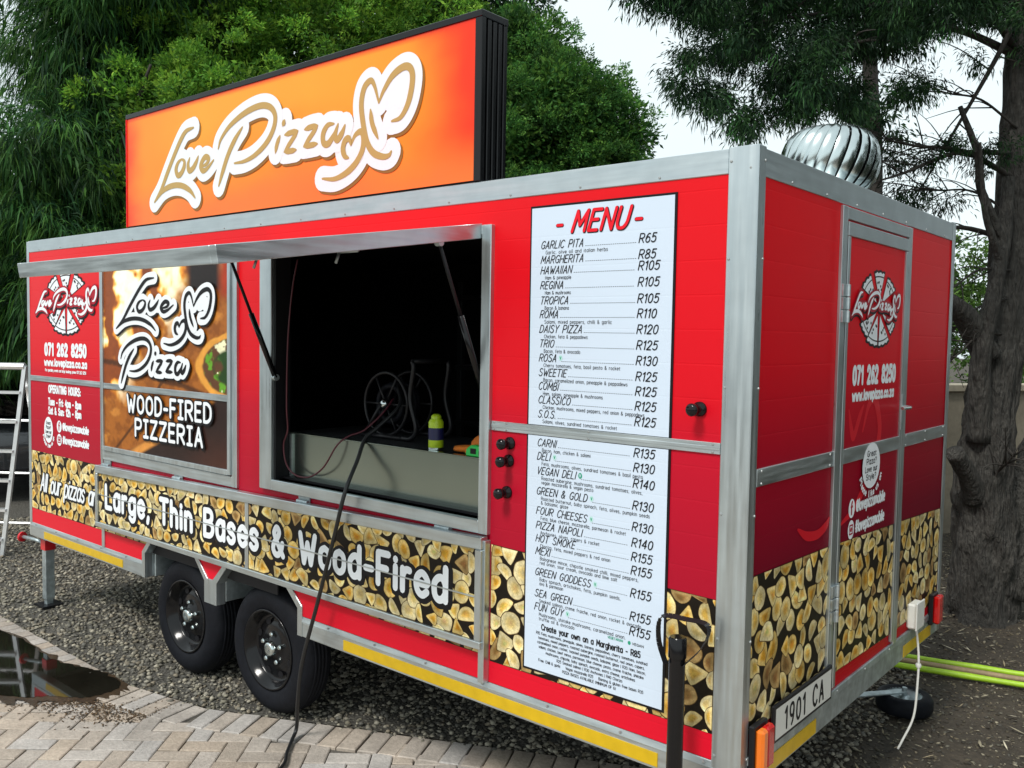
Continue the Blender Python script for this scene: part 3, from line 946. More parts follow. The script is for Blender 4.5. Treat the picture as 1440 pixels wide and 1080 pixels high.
def samp_twig(rg, n):
    q = samp_mulch(rg, n)
    return q


tag(put('dry_twigs', stones(1500, samp_twig, .004, .011, .004, [(.42, .37, .26), (.55, .50, .38), (.33, .27, .17)], .22, 8, 'chip', 4.5)), 'pale dry twigs and chips scattered over the leaf litter', 'twigs', kind='stuff')


def samp_debris(rg, n):
    x = rg.uniform(-4.2, -3.0, n)
    y = -.52 + rg.normal(0, .10, n) + (x + 3.5) * .35
    return np.stack([x, y], 1)


tag(put('silt_debris', stones(4200, samp_debris, .002, .007, .004, [(.10, .065, .035), (.16, .10, .05), (.05, .036, .022)], .4, 9, 'chip', 1.5)), 'brown silt and debris washed along the puddle edge', 'silt', kind='stuff')

# ================================================================== THE FOOD TRAILER
L_, W_, HT, HB = 5.34, 2.235, 2.54, 0.503
T = empty('food_trailer', (-2.67, 1.12, 0), 'red mobile pizza trailer with firewood print and open serving hatch on gravel', 'food trailer')
AL, AU = 'aluminium', 'aluminium_up'

# --- long wall with the serving opening (x -2.49..-1.10, z 1.20..2.335)
OX0, OX1, OZ0, OZ1 = -2.48, -1.10, 1.232, 2.335
mb = MB()
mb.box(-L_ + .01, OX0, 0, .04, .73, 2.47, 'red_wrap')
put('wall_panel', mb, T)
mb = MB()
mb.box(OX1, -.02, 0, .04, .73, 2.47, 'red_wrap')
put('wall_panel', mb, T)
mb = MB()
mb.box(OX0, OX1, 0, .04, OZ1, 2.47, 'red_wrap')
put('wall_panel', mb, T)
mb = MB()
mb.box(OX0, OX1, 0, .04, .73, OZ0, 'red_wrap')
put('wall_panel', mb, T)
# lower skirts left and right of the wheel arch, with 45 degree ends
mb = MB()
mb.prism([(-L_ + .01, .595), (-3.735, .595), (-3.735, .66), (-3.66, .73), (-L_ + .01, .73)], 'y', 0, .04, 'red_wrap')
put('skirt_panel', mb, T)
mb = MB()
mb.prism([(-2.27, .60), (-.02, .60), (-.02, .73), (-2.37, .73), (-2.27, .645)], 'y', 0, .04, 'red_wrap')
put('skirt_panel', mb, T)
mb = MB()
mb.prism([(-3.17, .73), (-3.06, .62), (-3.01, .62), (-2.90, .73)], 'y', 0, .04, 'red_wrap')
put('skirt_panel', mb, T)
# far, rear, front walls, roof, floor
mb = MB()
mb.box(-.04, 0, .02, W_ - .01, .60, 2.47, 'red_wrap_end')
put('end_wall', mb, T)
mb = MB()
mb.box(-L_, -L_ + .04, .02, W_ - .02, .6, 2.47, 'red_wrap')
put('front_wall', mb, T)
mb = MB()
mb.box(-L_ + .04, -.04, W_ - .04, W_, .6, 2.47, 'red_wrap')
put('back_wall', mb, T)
mb = MB()
mb.box(-L_ + .01, -.01, .01, W_ - .01, 2.475, 2.51, AL)
put('roof', mb, T)
mb = MB()
mb.box(-L_ + .05, -2.2, .30, W_ - .05, .60, .64, 'interior')
mb.box(-2.2, -.05, .045, W_ - .05, .60, .64, 'interior')
put('floor', mb, T)
# dark interior lining
mb = MB()
mb.box(-L_ + .041, -.041, W_ - .06, W_ - .045, .64, 2.47, 'interior')
mb.box(-L_ + .041, -L_ + .055, .05, W_ - .06, .64, 2.47, 'interior')
mb.box(-.055, -.041, .05, W_ - .06, .64, 2.47, 'interior')
mb.box(-L_ + .055, -.055, .05, W_ - .06, 2.45, 2.472, 'interior')
mb.box(-L_ + .055, OX0 - .02, .042, .05, .64, 2.45, 'interior')
mb.box(OX1 + .02, -.055, .042, .05, .64, 2.45, 'interior')
put('interior_lining', mb, T)
mat('interior_steel', (0.06, 0.065, 0.07), 0.45, 0.6)
mb = MB()                                            # shelving against the back wall
for x in (-2.9, -2.05, -1.2):
    mb.box(x - .02, x + .02, 1.75, 1.79, .64, 2.3, 'interior_steel')
for z in (1.35, 1.72, 2.18):
    mb.box(-2.92, -1.18, 1.73, 2.15, z, z + .03, 'interior_steel')
put('interior_shelving', mb, T, bevel=.002)
# serving counter behind the opening: steel front and dark top
mb = MB()
mb.box(OX0 + .01, OX1 - .003, .085, .095, OZ0 - .03, 1.452, 'stainless')
c = put('counter_front', mb, T)
mb = MB()
mb.box(OX0 - .05, OX1 + .05, .0955, .62, 1.425, 1.450, 'interior_steel')
mb.box(OX0 + .004, OX1 - .003, .078, .110, 1.452, 1.458, 'stainless')
put('counter_top', mb, T, bevel=.001)
mb = MB()
mb.box(OX0 + .03, OX0 + .045, .075, .085, OZ0, 1.45, 'aluminium')
put('counter_trim', mb, T)

# --- corner posts, roof rails, mid rails
mb = MB()
mb.prism([(-.095, -.006), (.006, -.006), (.006, .048), (-.002, .048), (-.002, .002), (-.095, .002)], 'z', HB, HT + .004, AU)
put('corner_post', mb, T, bevel=.003)
mb = MB()
mb.prism([(-L_ - .006, -.005), (-L_ + .03, -.005), (-L_ + .03, .002), (-L_ + .002, .002), (-L_ + .002, .045), (-L_ - .006, .045)], 'z', HB, HT - .002, AU)
put('corner_post', mb, T, bevel=.003)
mb = MB()
mb.prism([(.006, W_ - .045), (.006, W_ + .006), (-.06, W_ + .006), (-.06, W_ + .001), (0.001, W_ + .001), (0.001, W_ - .045)], 'z', HB, HT + .002, AU)
put('corner_post', mb, T, bevel=.003)
mb = MB()
mb.prism([(-.004, 2.463), (.045, 2.463), (.045, 2.535), (.055, 2.54), (-.004, 2.54)], 'x', -L_ + .03, -.095, AL)
put('roof_rail', mb, T, bevel=.003)
mb = MB()
mb.prism([(.004, 2.452), (.004, 2.538), (-.06, 2.538), (-.06, 2.512), (.0, 2.512), (.0, 2.452)], 'y', .048, W_ - .045, AL)
put('roof_rail', mb, T, bevel=.003)
mb = MB()
mb.prism([(W_ - .05, 2.47), (W_ + .004, 2.47), (W_ + .004, 2.539), (W_ - .05, 2.539)], 'x', -L_, -.06, AL)
put('roof_rail', mb, T, bevel=.003)
mb = MB()
mb.box(-L_ - .004, -L_ + .04, .045, W_ - .05, 2.47, 2.537, AL)
put('roof_rail', mb, T, bevel=.003)
for x0, x1 in ((-L_ + .03, -4.262), (-1.055, -.095)):
    mb = MB()
    mb.box(x0, x1, -.0065, .001, 1.588, 1.624, AL)
    mb.box(x0, x1, -.0085, -.0064, 1.600, 1.612, AL)
    put('mid_rail', mb, T, bevel=.001)
for y0, y1 in ((.048, .70), (1.53, W_ - .045)):
    mb = MB()
    mb.box(-.001, .0075, y0, y1, 1.490, 1.546, AL)
    put('mid_rail', mb, T, bevel=.001)
# upright strips on the long side
for x0, x1, z0, z1, d in ((-1.084, -1.054, .60, 1.16, .034), (-4.268, -4.238, 1.10, 1.15, .008), (-4.265, -4.232, .60, .74, .008)):
    mb = MB()
    mb.box(x0, x1, -d, .001, z0, z1, AU)
    put('upright_strip', mb, T, bevel=.002)

# --- serving window frame
mb = MB()
fx0, fx1, fz0, fz1 = -2.565, -1.058, 1.180, 2.372
for b_ in ((fx0, OX0 + .012, fz0, fz1), (OX1 - .006, fx1, fz0, fz1)):
    mb.box(b_[0], b_[1], -.022, .06, b_[2], b_[3], AU)
for b_ in ((OX0 + .012, OX1 - .006, fz0, OZ0), (OX0 + .012, OX1 - .006, OZ1, fz1)):
    mb.box(b_[0], b_[1], -.0215, .06, b_[2], b_[3], AL)
put('window_frame', mb, T, bevel=.003)
mb = MB()
mb.box(OX0 + .012, OX0 + .026, -.004, .08, OZ0, OZ1, 'black_paint')
mb.box(OX0 + .026, OX1 - .006, .04, .085, OZ0, OZ0 + .012, 'black_paint')
put('window_gap_strip', mb, T)  # black strips filling the gap at the opening's left and bottom edges

# --- lifted serving hatch (flap), seen almost edge-on
HZ, OYF, OZF = 2.352, -1.150, 2.172


def flap_pt(x, s, n):
    """s 0..1 from hinge to lip, n across the thickness"""
    d = np.array([OYF + .012, OZF - HZ])
    L = np.linalg.norm(d)
    e = d / L
    nn = np.array([e[1], -e[0]]) if e[0] < 0 else np.array([-e[1], e[0]])
    if nn[1] < 0:
        nn = -nn
    p = np.array([-.012, HZ]) + d * s + nn * n
    return (x, p[0], p[1])


flap = None
FX0, FX1 = -2.50, -1.108


def flap_box(x0, x1, s0, s1, n0, n1, m, mb):
    c = [flap_pt(x, s, n) for n in (n0, n1) for (x, s) in ((x0, s0), (x1, s0), (x1, s1), (x0, s1))]
    mb.add(c, [(0, 3, 2, 1), (4, 5, 6, 7), (0, 1, 5, 4), (1, 2, 6, 5), (2, 3, 7, 6), (3, 0, 4, 7)], m)


mb = MB()
flap_box(FX0 + .03, FX1 - .03, .02, .98, -.010, .018, 'red_wrap', mb)
flap = put('serving_hatch', mb, T)
for (x0, x1, s0, s1) in ((FX0, FX0 + .032, 0, 1), (FX1 - .032, FX1, 0, 1)):
    mb = MB()
    flap_box(x0, x1, s0, s1, -.030, .026, AL, mb)
    put('frame', mb, flap, bevel=.002)
for (s0, s1) in ((0, .028), (.972, 1.001)):
    mb = MB()
    flap_box(FX0 + .032, FX1 - .032, s0, s1, -.0295, .0255, AL, mb)
    put('frame', mb, flap, bevel=.002)
mb = MB()
flap_box(FX0 + .032, FX1 - .032, .028, .972, -.016, -.0105, 'black_paint', mb)
put('hatch_lining', mb, flap)
for s, x in ((.30, -2.05), (.30, -1.5)):             # slide latches under the flap
    mb = MB()
    q = flap_pt(x, s, -.035)
    mb.tube([(q[0] - .06, q[1], q[2]), (q[0] + .06, q[1], q[2])], .007, 'galvanised')
    mb.tube([(q[0] - .05, q[1], q[2]), (q[0] - .06, q[1] - .01, q[2] - .045)], .006, 'galvanised')
    put('slide_bolt', mb, flap, smooth=True)
for x, wz, fy in ((-1.122, 1.70, .20), (-2.455, 1.73, .215)):
    mb = MB()
    a = np.array(flap_pt(x, fy, -.03))
    b = np.array((x, .03 if x > -2 else -.006, wz))
    mid = a + (b - a) * .45
    mb.tube([a, mid], .0075, 'black_paint')
    mb.tube([mid, b], .013, 'black_gloss', 10)
    st = put('gas_strut', mb, T, smooth=True)
    mb = MB()
    mb.lathe([(0, -.012), (.016, -.012), (.016, .012), (0, .012)], b, (1, 0, 0), 'galvanised', 12)
    put('strut_mount', mb, st)
    mb = MB()
    mb.lathe([(0, -.012), (.014, -.012), (.014, .012), (0, .012)], a, (1, 0, 0), 'galvanised', 12)
    put('strut_mount', mb, st)

# --- closed hatch with the oven photograph
HX0, HX1, HZ0, HZ1 = -4.255, -2.772, 1.150, 2.365
mb = MB()
for (x0, x1) in ((HX0, HX0 + .035), (HX1 - .045, HX1)):
    mb.box(x0, x1, -.016, .001, HZ0, HZ1, AU)
mb.box(HX0 + .035, HX1 - .045, -.0155, .001, HZ1 - .05, HZ1, AL)
mb.box(HX0 + .035, HX1 - .045, -.0155, .001, HZ0, HZ0 + .055, AL)
hatch = put('closed_hatch', mb, T, bevel=.002)
gx0, gx1, gz0, gz1 = HX0 + .04, HX1 - .05, HZ0 + .062, HZ1 - .055
mb = MB()
for (x0, x1, z0, z1) in ((gx0 - .004, gx0 + .016, gz0, gz1), (gx1 - .022, gx1 + .004, gz0, gz1), (gx0 + .016, gx1 - .022, gz0 - .003, gz0 + .025)):
    mb.box(x0, x1, -.026, .001, z0, z1, AU)
put('inner_frame', mb, hatch, bevel=.002)
mb = MB()
mb.box(gx0 + .016, gx1 - .022, -.0215, -.0165, 1.588, 1.622, AL)
put('cross_rail', mb, hatch, bevel=.001)
# the printed photograph: fire, brick oven floor, board, a corner of a pizza
nu, nv = 230, 260
U_, V_ = np.meshgrid(np.linspace(0, 1, nu), np.linspace(0, 1, nv))


def vnoise(x, y, seed):
    rg = np.random.default_rng(seed)
    g = rg.random((64, 64))
    xi, yi = np.floor(x).astype(int), np.floor(y).astype(int)
    fx, fy = x - xi, y - yi
    fx, fy = fx * fx * (3 - 2 * fx), fy * fy * (3 - 2 * fy)
    G = lambda a, b: g[a % 64, b % 64]
    return (G(xi, yi) * (1 - fx) + G(xi + 1, yi) * fx) * (1 - fy) + (G(xi, yi + 1) * (1 - fx) + G(xi + 1, yi + 1) * fx) * fy


def fbm(x, y, seed, n=4):
    o, a, t = 0, 1, 0
    for k in range(n):
        o = o + a * vnoise(x * 2 ** k, y * 2 ** k, seed + k)
        t += a
        a *= .55
    return o / t


def sstep(a, b, x):
    t = np.clip((x - a) / (b - a), 0, 1)
    return t * t * (3 - 2 * t)


def lerp(a, b, t):
    return a + (b - a) * t[..., None]


n1 = fbm(U_ * 6, V_ * 6, 3)
n2 = fbm(U_ * 22, V_ * 22, 9)
warp = U_ + (n1 - .5) * .22
img = np.zeros((nv, nu, 3)) + np.array([.33, .115, .018])
img = lerp(img, np.array([.20, .065, .010]), sstep(.35, .65, n2))
img = lerp(img, np.array([.46, .19, .035]), sstep(.58, .75, fbm(U_ * 9 + 4, V_ * 14, 21)))
fl = fbm(warp * 9, V_ * 2.2 + n1, 33)
fire = sstep(.95, .55, U_ * .9 + (1 - V_) * 1.15 - (n1 - .5) * .5)
band = .5 + .5 * np.sin(warp * 17 + n1 * 4 + V_ * 2.5)
fire = np.maximum(fire, sstep(.30, .12, U_) * sstep(.30, .42, V_) * sstep(.86, .8, V_))
img = lerp(img, np.array([.22, .055, .010]), fire)
img = lerp(img, np.array([.70, .24, .02]), fire * sstep(.25, .55, band))
img = lerp(img, np.array([.92, .52, .09]), fire * sstep(.50, .75, band * .7 + fl * .45))
img = lerp(img, np.array([.97, .86, .50]), fire * sstep(.62, .85, band * .7 + fl * .45))
img = lerp(img, np.array([.97, .95, .80]), fire * sstep(.74, .92, band * .7 + fl * .45))
img = lerp(img, np.array([.16, .035, .008]), sstep(.06, .02, abs(U_ - .33 - (V_ - .8) * .35)) * sstep(.72, .8, V_) * .9)   # burning log
img = lerp(img, np.array([.012, .008, .008]), sstep(.66, .74, U_) * sstep(.83, .88, V_) * sstep(.98, .9, U_))            # black pot
img = lerp(img, np.array([.30, .03, .006]), sstep(.9, .97, U_) * sstep(.8, .86, V_))
joint = sstep(.022, .006, abs(V_ - .42 - (U_ - .5) * -.16 + (n1 - .5) * .03)) + sstep(.02, .004, abs(U_ - .52 - (V_ - .42) * .9)) * sstep(.12, .2, V_) * sstep(.43, .40, V_)
joint = joint + sstep(.02, .004, abs(U_ - .2 - (V_ - .1) * 1.1)) * sstep(.25, .2, V_)
img = lerp(img, np.array([.05, .018, .006]), np.clip(joint, 0, 1) * .85)
dk = sstep(-.015, .02, (U_ - .27) * .47 - V_ + .04 + (n1 - .5) * .03)
img = lerp(img, np.array([.020, .011, .010]), dk)
img = lerp(img, np.array([.055, .020, .014]), dk * sstep(.6, 1, U_) * sstep(.25, .0, V_))
edge_ = sstep(.035, .012, abs((U_ - .27) * .47 - V_ + .015)) * sstep(.2, .3, U_) * sstep(.62, .5, U_)
img = lerp(img, np.array([.55, .24, .05]), edge_)
pr = np.hypot((U_ - 1.03) / .27, (V_ - .50) / .17) + (n1 - .5) * .25
img = lerp(img, np.array([.62, .30, .05]), sstep(1.03, .97, pr))
img = lerp(img, np.array([.10, .045, .02]), sstep(.86, .80, pr))
img = lerp(img, np.array([.10, .30, .02]), sstep(.84, .78, pr) * sstep(.48, .56, n2))
img = lerp(img, np.array([.75, .80, .55]), sstep(.84, .78, pr) * sstep(.60, .64, fbm(U_ * 18, V_ * 18, 50)))
img = lerp(img, np.array([.015, .05, .01]), sstep(.6, .5, pr) * sstep(.45, .55, n1))
img *= (.80 + .36 * n2 + .16 * (fbm(U_ * 55, V_ * 55, 90, 2) - .5))[..., None]
img *= np.array([1.15, 1.06, 1.0])
gv = np.stack([gx0 + .004 + U_ * (gx1 - gx0 - .012), np.full_like(U_, -.0145), gz0 + V_ * (gz1 - gz0)], -1).reshape(-1, 3)
ii, jj = np.meshgrid(np.arange(nu - 1), np.arange(nv - 1))
k0 = (jj * nu + ii).ravel()
gf = np.stack([k0, k0 + 1, k0 + 1 + nu, k0 + nu], 1)
put('printed_panel', big_mesh('printed_panel', gv, gf, 'photo_print', np.clip(img, 0, 1).reshape(-1, 3)), hatch)
mb = MB()
logo(mb, LONG, {
    'love': lambda u, v: (-4.02 + (u - .329) * 1.08, 1.945 + (v - .113) * .80),
    'pizza': lambda u, v: (-3.965 + (u - .978) * .72, 1.632 + (v - .153) * .76),
    'heart': lambda u, v: (-3.47 + (u - 1.831) * .82, 1.868 + (v - .097) * .72)}, .0225, 'white_print', 'black_print', .0095, .036, 'black_print', (.010, -.010))
ls = dict(sx=1.0, gap=3.0, fine=True, serif_i=True, align='c')
for s_, cx, z, w in (('WOOD-FIRED', -3.46, 1.470, .86), ('PIZZERIA', -3.475, 1.335, .64)):
    text(mb, LONG, s_, cx, z, .095, [(.020, .024, 'black_print', .003, -.003)], fit=w, **ls)
    text(mb, LONG, s_, cx, z, .095, [(.0095, .0258, 'white_print', 0, 0)], fit=w, **ls)
put('hatch_lettering', mb, hatch)

# --- firewood print on the walls
mb = MB()
firewood(mb, LONG, [[(-5.31, .70), (-3.69, .70), (-3.655, .735), (-3.655, 1.10), (-5.31, 1.105)],
                    [(-3.655, .735), (-2.37, .735), (-2.37, 1.12), (-3.655, 1.10)],
                    [(-2.37, .715), (-1.09, .70), (-1.09, 1.146), (-2.37, 1.13)], [(-1.05, .685), (-.096, .685), (-.096, 1.122), (-1.05, 1.145)]], .0012, .098, 5)
put('firewood_print', mb, T, label='printed photograph of stacked split firewood along the lower long side')
mb = MB()
firewood(mb, END, [[(.049, .695), (.70, .69), (.70, 1.192), (.049, 1.205)], [(.76, .69), (1.47, .67), (1.47, 1.165), (.76, 1.19)], [(1.53, .67), (2.188, .665), (2.188, 1.13), (1.53, 1.16)]], .0012, .102, 8)
put('firewood_print', mb, T, label='printed photograph of stacked split firewood along the rear end')
# --- folded-down shelf under the windows, lettered
KX0, KX1, KZ0, KZ1 = -4.262, -1.062, .735, 1.115
KS = .0187                                             # the shelf rises a little to the right, as the photo shows its frame


def kz(x, z):
    return z + (x - KX0) * KS * (1 if z > .95 else .0)


mb = MB()
mb.add([(KX0 + .02, -.036, kz(KX0, KZ0) + .01), (KX1 - .02, -.036, KZ0 + .01), (KX1 - .02, -.036, kz(KX1, KZ1) - .01), (KX0 + .02, -.036, KZ1 - .01),
        (KX0 + .02, -.012, KZ0 + .01), (KX1 - .02, -.012, KZ0 + .01), (KX1 - .02, -.012, kz(KX1, KZ1) - .01), (KX0 + .02, -.012, KZ1 - .01)],
       [(0, 1, 2, 3), (7, 6, 5, 4), (0, 4, 5, 1), (1, 5, 6, 2), (2, 6, 7, 3), (3, 7, 4, 0)], 'black_paint')
shelf = put('folding_shelf', mb, T)
for z0, z1 in ((KZ0, KZ0 + .030), (KZ1 - .048, KZ1)):
    mb = MB()
    a0, a1 = (kz(KX0, z1), kz(KX1, z1))
    mb.add([(KX0, -.05, a0 - (z1 - z0)), (KX1, -.05, a1 - (z1 - z0)), (KX1, -.05, a1), (KX0, -.05, a0),
            (KX0, -.008, a0 - (z1 - z0)), (KX1, -.008, a1 - (z1 - z0)), (KX1, -.008, a1), (KX0, -.008, a0)],
           [(0, 1, 2, 3), (7, 6, 5, 4), (0, 4, 5, 1), (1, 5, 6, 2), (2, 6, 7, 3), (3, 7, 4, 0)], AL)
    put('frame', mb, shelf, bevel=.003)
for x0, x1, zz in ((KX0, KX0 + .028, KZ1 - .05), (KX1 - .032, KX1, kz(KX1, KZ1) - .05)):
    mb = MB()
    mb.box(x0, x1, -.0495, -.0085, KZ0 + .031, zz, AU)
    put('frame', mb, shelf, bevel=.003)
mb = MB()
firewood(mb, LONG, [[(KX0 + .03, KZ0 + .03), (-2.66, KZ0 + .03), (-2.66, kz(-2.66, KZ1) - .046), (KX0 + .03, KZ1 - .046)],
                    [(-2.63, KZ0 + .03), (KX1 - .034, KZ0 + .03), (KX1 - .034, kz(KX1, KZ1) - .046), (-2.63, kz(-2.66, KZ1) - .046)]], .0372, .096, 15)
put('firewood_print', mb, shelf)
mb = MB()
mb.box(-2.66, -2.63, -.0405, -.036, KZ0 + .031, kz(-2.65, KZ1) - .05, AU)
put('joint_strip', mb, shelf)
LT, LH, LG_ = 'Large, Thin Bases & Wood-Fired', .132, 3.1
lsx = 2.88 / (text_w(LT, LG_) * LH / 10)
lx = -4.135
for wd_ in LT.split(' '):
    mb = MB()
    lb = .868 + .006 * (lx + 4.135)
    text(mb, LONG, wd_, lx, lb, LH, [(.035, .0385, 'black_print', .004, -.003)], sx=lsx, gap=LG_, slope=.006)
    text(mb, LONG, wd_, lx, lb, LH, [(.0155, .0405, 'white_print', 0, 0)], sx=lsx, gap=LG_, slope=.006)
    put('lettering', mb, shelf)
    lx += (text_w(wd_, LG_) + LG_ + 4.0 + LG_) * LH / 10 * lsx
mb = MB()
mb.add([(KX0 + .03, -.0425, .934), (KX1 - .035, -.0425, .934), (KX1 - .035, -.0425, .9395), (KX0 + .03, -.0425, .9395),
        (KX0 + .03, -.037, .934), (KX1 - .035, -.037, .934), (KX1 - .035, -.037, .9395), (KX0 + .03, -.037, .9395)],
       [(0, 1, 2, 3), (7, 6, 5, 4), (0, 4, 5, 1), (1, 5, 6, 2), (2, 6, 7, 3), (3, 7, 4, 0)], AL)
put('seam_strip', mb, shelf)
for x in (-4.18, -3.35, -2.22, -1.30):                 # hinges above the shelf
    mb = MB()
    z = kz(x, KZ1) + .002
    mb.box(x - .042, x + .042, -.010, -.002, z - .001, z + .036, 'galvanised')
    mb.tube([(x - .04, -.018, z + .001), (x + .04, -.018, z + .001)], .009, 'galvanised')
    put('hinge', mb, T, bevel=.001)

# --- chassis side rails, wheel arch metalwork
for x0, x1 in ((-L_, -3.735), (-2.27, .0)):
    mb = MB()
    mb.box(x0, x1, -.004, .06, HB, .575, AL)
    mb.prism([(-.0075, .574), (-.002, .598), (.03, .598), (.03, .574)], 'x', x0, x1, AL)
    put('side_rail', mb, T, bevel=.002)
for x0, x1 in ((-5.11, -4.0), (-1.93, -.29)):
    mb = MB()
    mb.box(x0, x1, -.0065, -.0035, .513, .560, 'yellow_tape')
    put('reflective_tape', mb, T)
arch = [[(-3.765, HB), (-3.732, HB), (-3.732, .645), (-3.652, .728), (-3.695, .728), (-3.765, .655)],
        [(-2.272, HB), (-2.236, HB), (-2.236, .65), (-2.325, .728), (-2.375, .728), (-2.272, .635)],
        [(-3.205, .732), (-3.165, .732), (-3.060, .628), (-3.012, .628), (-2.905, .732), (-2.865, .732), (-2.975, .612), (-2.975, .495), (-3.092, .495), (-3.092, .612)]]
for q in arch:
    mb = MB()
    mb.prism(q, 'y', -.008, .05, AU)
    put('arch_trim', mb, T, bevel=.002)
mb = MB()
mb.box(-3.73, -3.715, .05, .34, HB, .72, 'galvanised')
mb.box(-2.285, -2.272, .05, .34, HB, .72, 'galvanised')
mb.box(-3.092, -2.975, .05, .34, .505, .725, 'galvanised')
mb.box(-3.715, -2.285, .04, .345, .722, .735, 'galvanised')
mb.box(-3.715, -3.092, .335, .345, .40, .722, 'galvanised')
mb.box(-2.975, -2.285, .335, .345, .40, .722, 'galvanised')
put('wheel_well', mb, T, bevel=.003)
mb = MB()
for y in (.40, 1.80):
    mb.box(-L_ + .05, -.05, y, y + .06, .50, .598, 'black_paint')
for x in (-5.2, -4.4, -3.9, -2.0, -1.2, -.3):
    mb.box(x, x + .05, .07, W_ - .07, .515, .599, 'black_paint')
put('chassis_beams', mb, T)
for x in (-2.615, -3.41):
    mb = MB()
    mb.tube([(x, .22, .33), (x, 2.0, .33)], .035, 'black_paint', 10)
    put('axle', mb, T, smooth=True)


def wheel(x, y0, sgn):
    """sgn -1: outer face towards -y"""
    o = (x, y0, .33)
    ax = (0, sgn, 0)
    mb = MB()
    prof = [(.205, .006), (.225, -.004), (.262, -.010), (.292, -.003), (.312, .012), (.324, .028), (.330, .046), (.330, .132), (.322, .152), (.30, .168), (.24, .172), (.205, .165)]
    mb.lathe(prof, o, ax, 'rubber', 64)
    for k in range(4):                                # tread ribs
        mb.lathe([(.3305, .048 + k * .021), (.334, .051 + k * .021), (.334, .061 + k * .021), (.3305, .064 + k * .021)], o, ax, 'rubber', 64)
    ty = put('wheel', mb, T, smooth=True)
    mb = MB()
    mb.lathe([(.206, .004), (.208, -.003), (.196, -.004), (.192, .012), (.182, .016), (.176, .05), (.168, .056), (.150, .060), (.125, .048), (.10, .042), (.06, .040), (.052, .030), (0, .030)],
             o, ax, 'black_gloss', 48)
    rim = put('rim', mb, ty, smooth=True)
    for k in range(8):
        mb = MB()
        t = 2 * math.pi * (k + .5) / 8
        c = (x + .134 * math.cos(t), y0 + sgn * -.0, .33 + .134 * math.sin(t))
        q = np.array(c) + np.array(ax) * .0475
        vs = []
        for j in range(10):
            s_ = 2 * math.pi * j / 10
            rr = (.016 * math.cos(s_), .021 * math.sin(s_))
            r2 = .137 + rr[0]
            vs.append((x + r2 * math.cos(t) - rr[1] * math.sin(t), q[1] - sgn * .004, .33 + r2 * math.sin(t) + rr[1] * math.cos(t)))
        mb.add(vs, [tuple(range(10))], 'black_print')
        put('vent_hole', mb, rim)
    mb = MB()
    mb.lathe([(.038, .040), (.036, .006), (.030, .002), (.014, .001), (0, .003)], o, ax, 'chrome', 24)
    put('hub_cap', mb, ty, smooth=True)
    for k in range(5):
        t = 2 * math.pi * k / 5 + .3
        mb = MB()
        mb.lathe([(.013, .045), (.013, .022), (.009, .016), (0, .015)], (x + .075 * math.cos(t), y0, .33 + .075 * math.sin(t)), ax, 'chrome', 8)
        put('lug_nut', mb, ty)


for x in (-2.615, -3.41):
    wheel(x, .062, 1)
    wheel(x, W_ - .04, -1)

# front corner jack leg with red handle
mb = MB()
mb.box(-5.285, -5.225, .05, .11, .05, .56, 'galvanised')
mb.box(-5.277, -5.233, .058, .102, .012, .06, 'galvanised')
jl = put('jack_leg', mb, T, bevel=.002)
mb = MB()
mb.box(-5.33, -5.18, .01, .15, .004, .016, 'black_paint')
put('foot_plate', mb, jl)
mb = MB()
mb.lathe([(0, 0), (.034, .004), (.036, .018), (.02, .028), (0, .028)], (-5.52, .02, .455), (-1, -.3, 0), 'red_plastic', 14)
put('jack_knob', mb, jl)
mb = MB()
mb.box(-5.291, -5.219, .044, .116, .40, .47, 'red_plastic')
put('jack_collar', mb, jl)
mb = MB()
mb.tube([(-5.29, .07, .435), (-5.40, .05, .45), (-5.52, .02, .455)], .013, 'galvanised')
put('jack_handle', mb, jl, smooth=True)

# --- roof sign
SX0, SX1, SZ0, SZ1 = -3.93, -1.135, 2.545, 3.192
mb = MB()
mb.box(SX0 + .004, SX1 - .03, .004, .15, SZ0, SZ1 - .004, 'black_paint')
sign = put('roof_sign', mb, T, bevel=.003)
nu, nv = 90, 24
U_, V_ = np.meshgrid(np.linspace(0, 1, nu), np.linspace(0, 1, nv))
n1 = fbm(U_ * 7, V_ * 3, 70)
c_ = np.zeros((nv, nu, 3)) + np.array([.84, .25, .018])
c_ = lerp(c_, np.array([.86, .335, .03]), sstep(.35, .85, V_ + (n1 - .5) * .3) * sstep(0, .3, U_) * sstep(1.0, .7, U_))
c_ = lerp(c_, np.array([.86, .18, .035]), sstep(.42, .0, V_ + (n1 - .5) * .35))
c_ = lerp(c_, np.array([.78, .045, .012]), sstep(.10, .0, U_ + (n1 - .5) * .07 + .02) * .95)
c_ = lerp(c_, np.array([.78, .040, .012]), sstep(.86, 1.0, U_ + (n1 - .5) * .1) * sstep(0, .35, V_))
c_ = lerp(c_, np.array([.72, .03, .012]), sstep(.955, .99, V_))
gv = np.stack([SX0 + .012 + U_ * (SX1 - SX0 - .05), np.full_like(U_, -.001), SZ0 + .004 + V_ * (SZ1 - SZ0 - .03)], -1).reshape(-1, 3)
ii, jj = np.meshgrid(np.arange(nu - 1), np.arange(nv - 1))
k0 = (jj * nu + ii).ravel()
put('sign_face', big_mesh('sign_face', gv, np.stack([k0, k0 + 1, k0 + 1 + nu, k0 + nu], 1), 'sign_print', np.clip(c_, 0, 1).reshape(-1, 3)), sign)
mb = MB()
mb.box(SX0, SX1, -.006, .150, SZ1 - .026, SZ1, 'black_gloss')
put('frame', mb, sign, bevel=.002)
mb = MB()
mb.box(SX0, SX0 + .012, -.006, .1502, SZ0, SZ1 - .026, 'red_wrap')
put('frame', mb, sign, bevel=.002)
mb = MB()
mb.box(SX1 - .036, SX1, -.005, .02, SZ0, SZ1 - .026, 'black_gloss')
put('frame', mb, sign, bevel=.002)
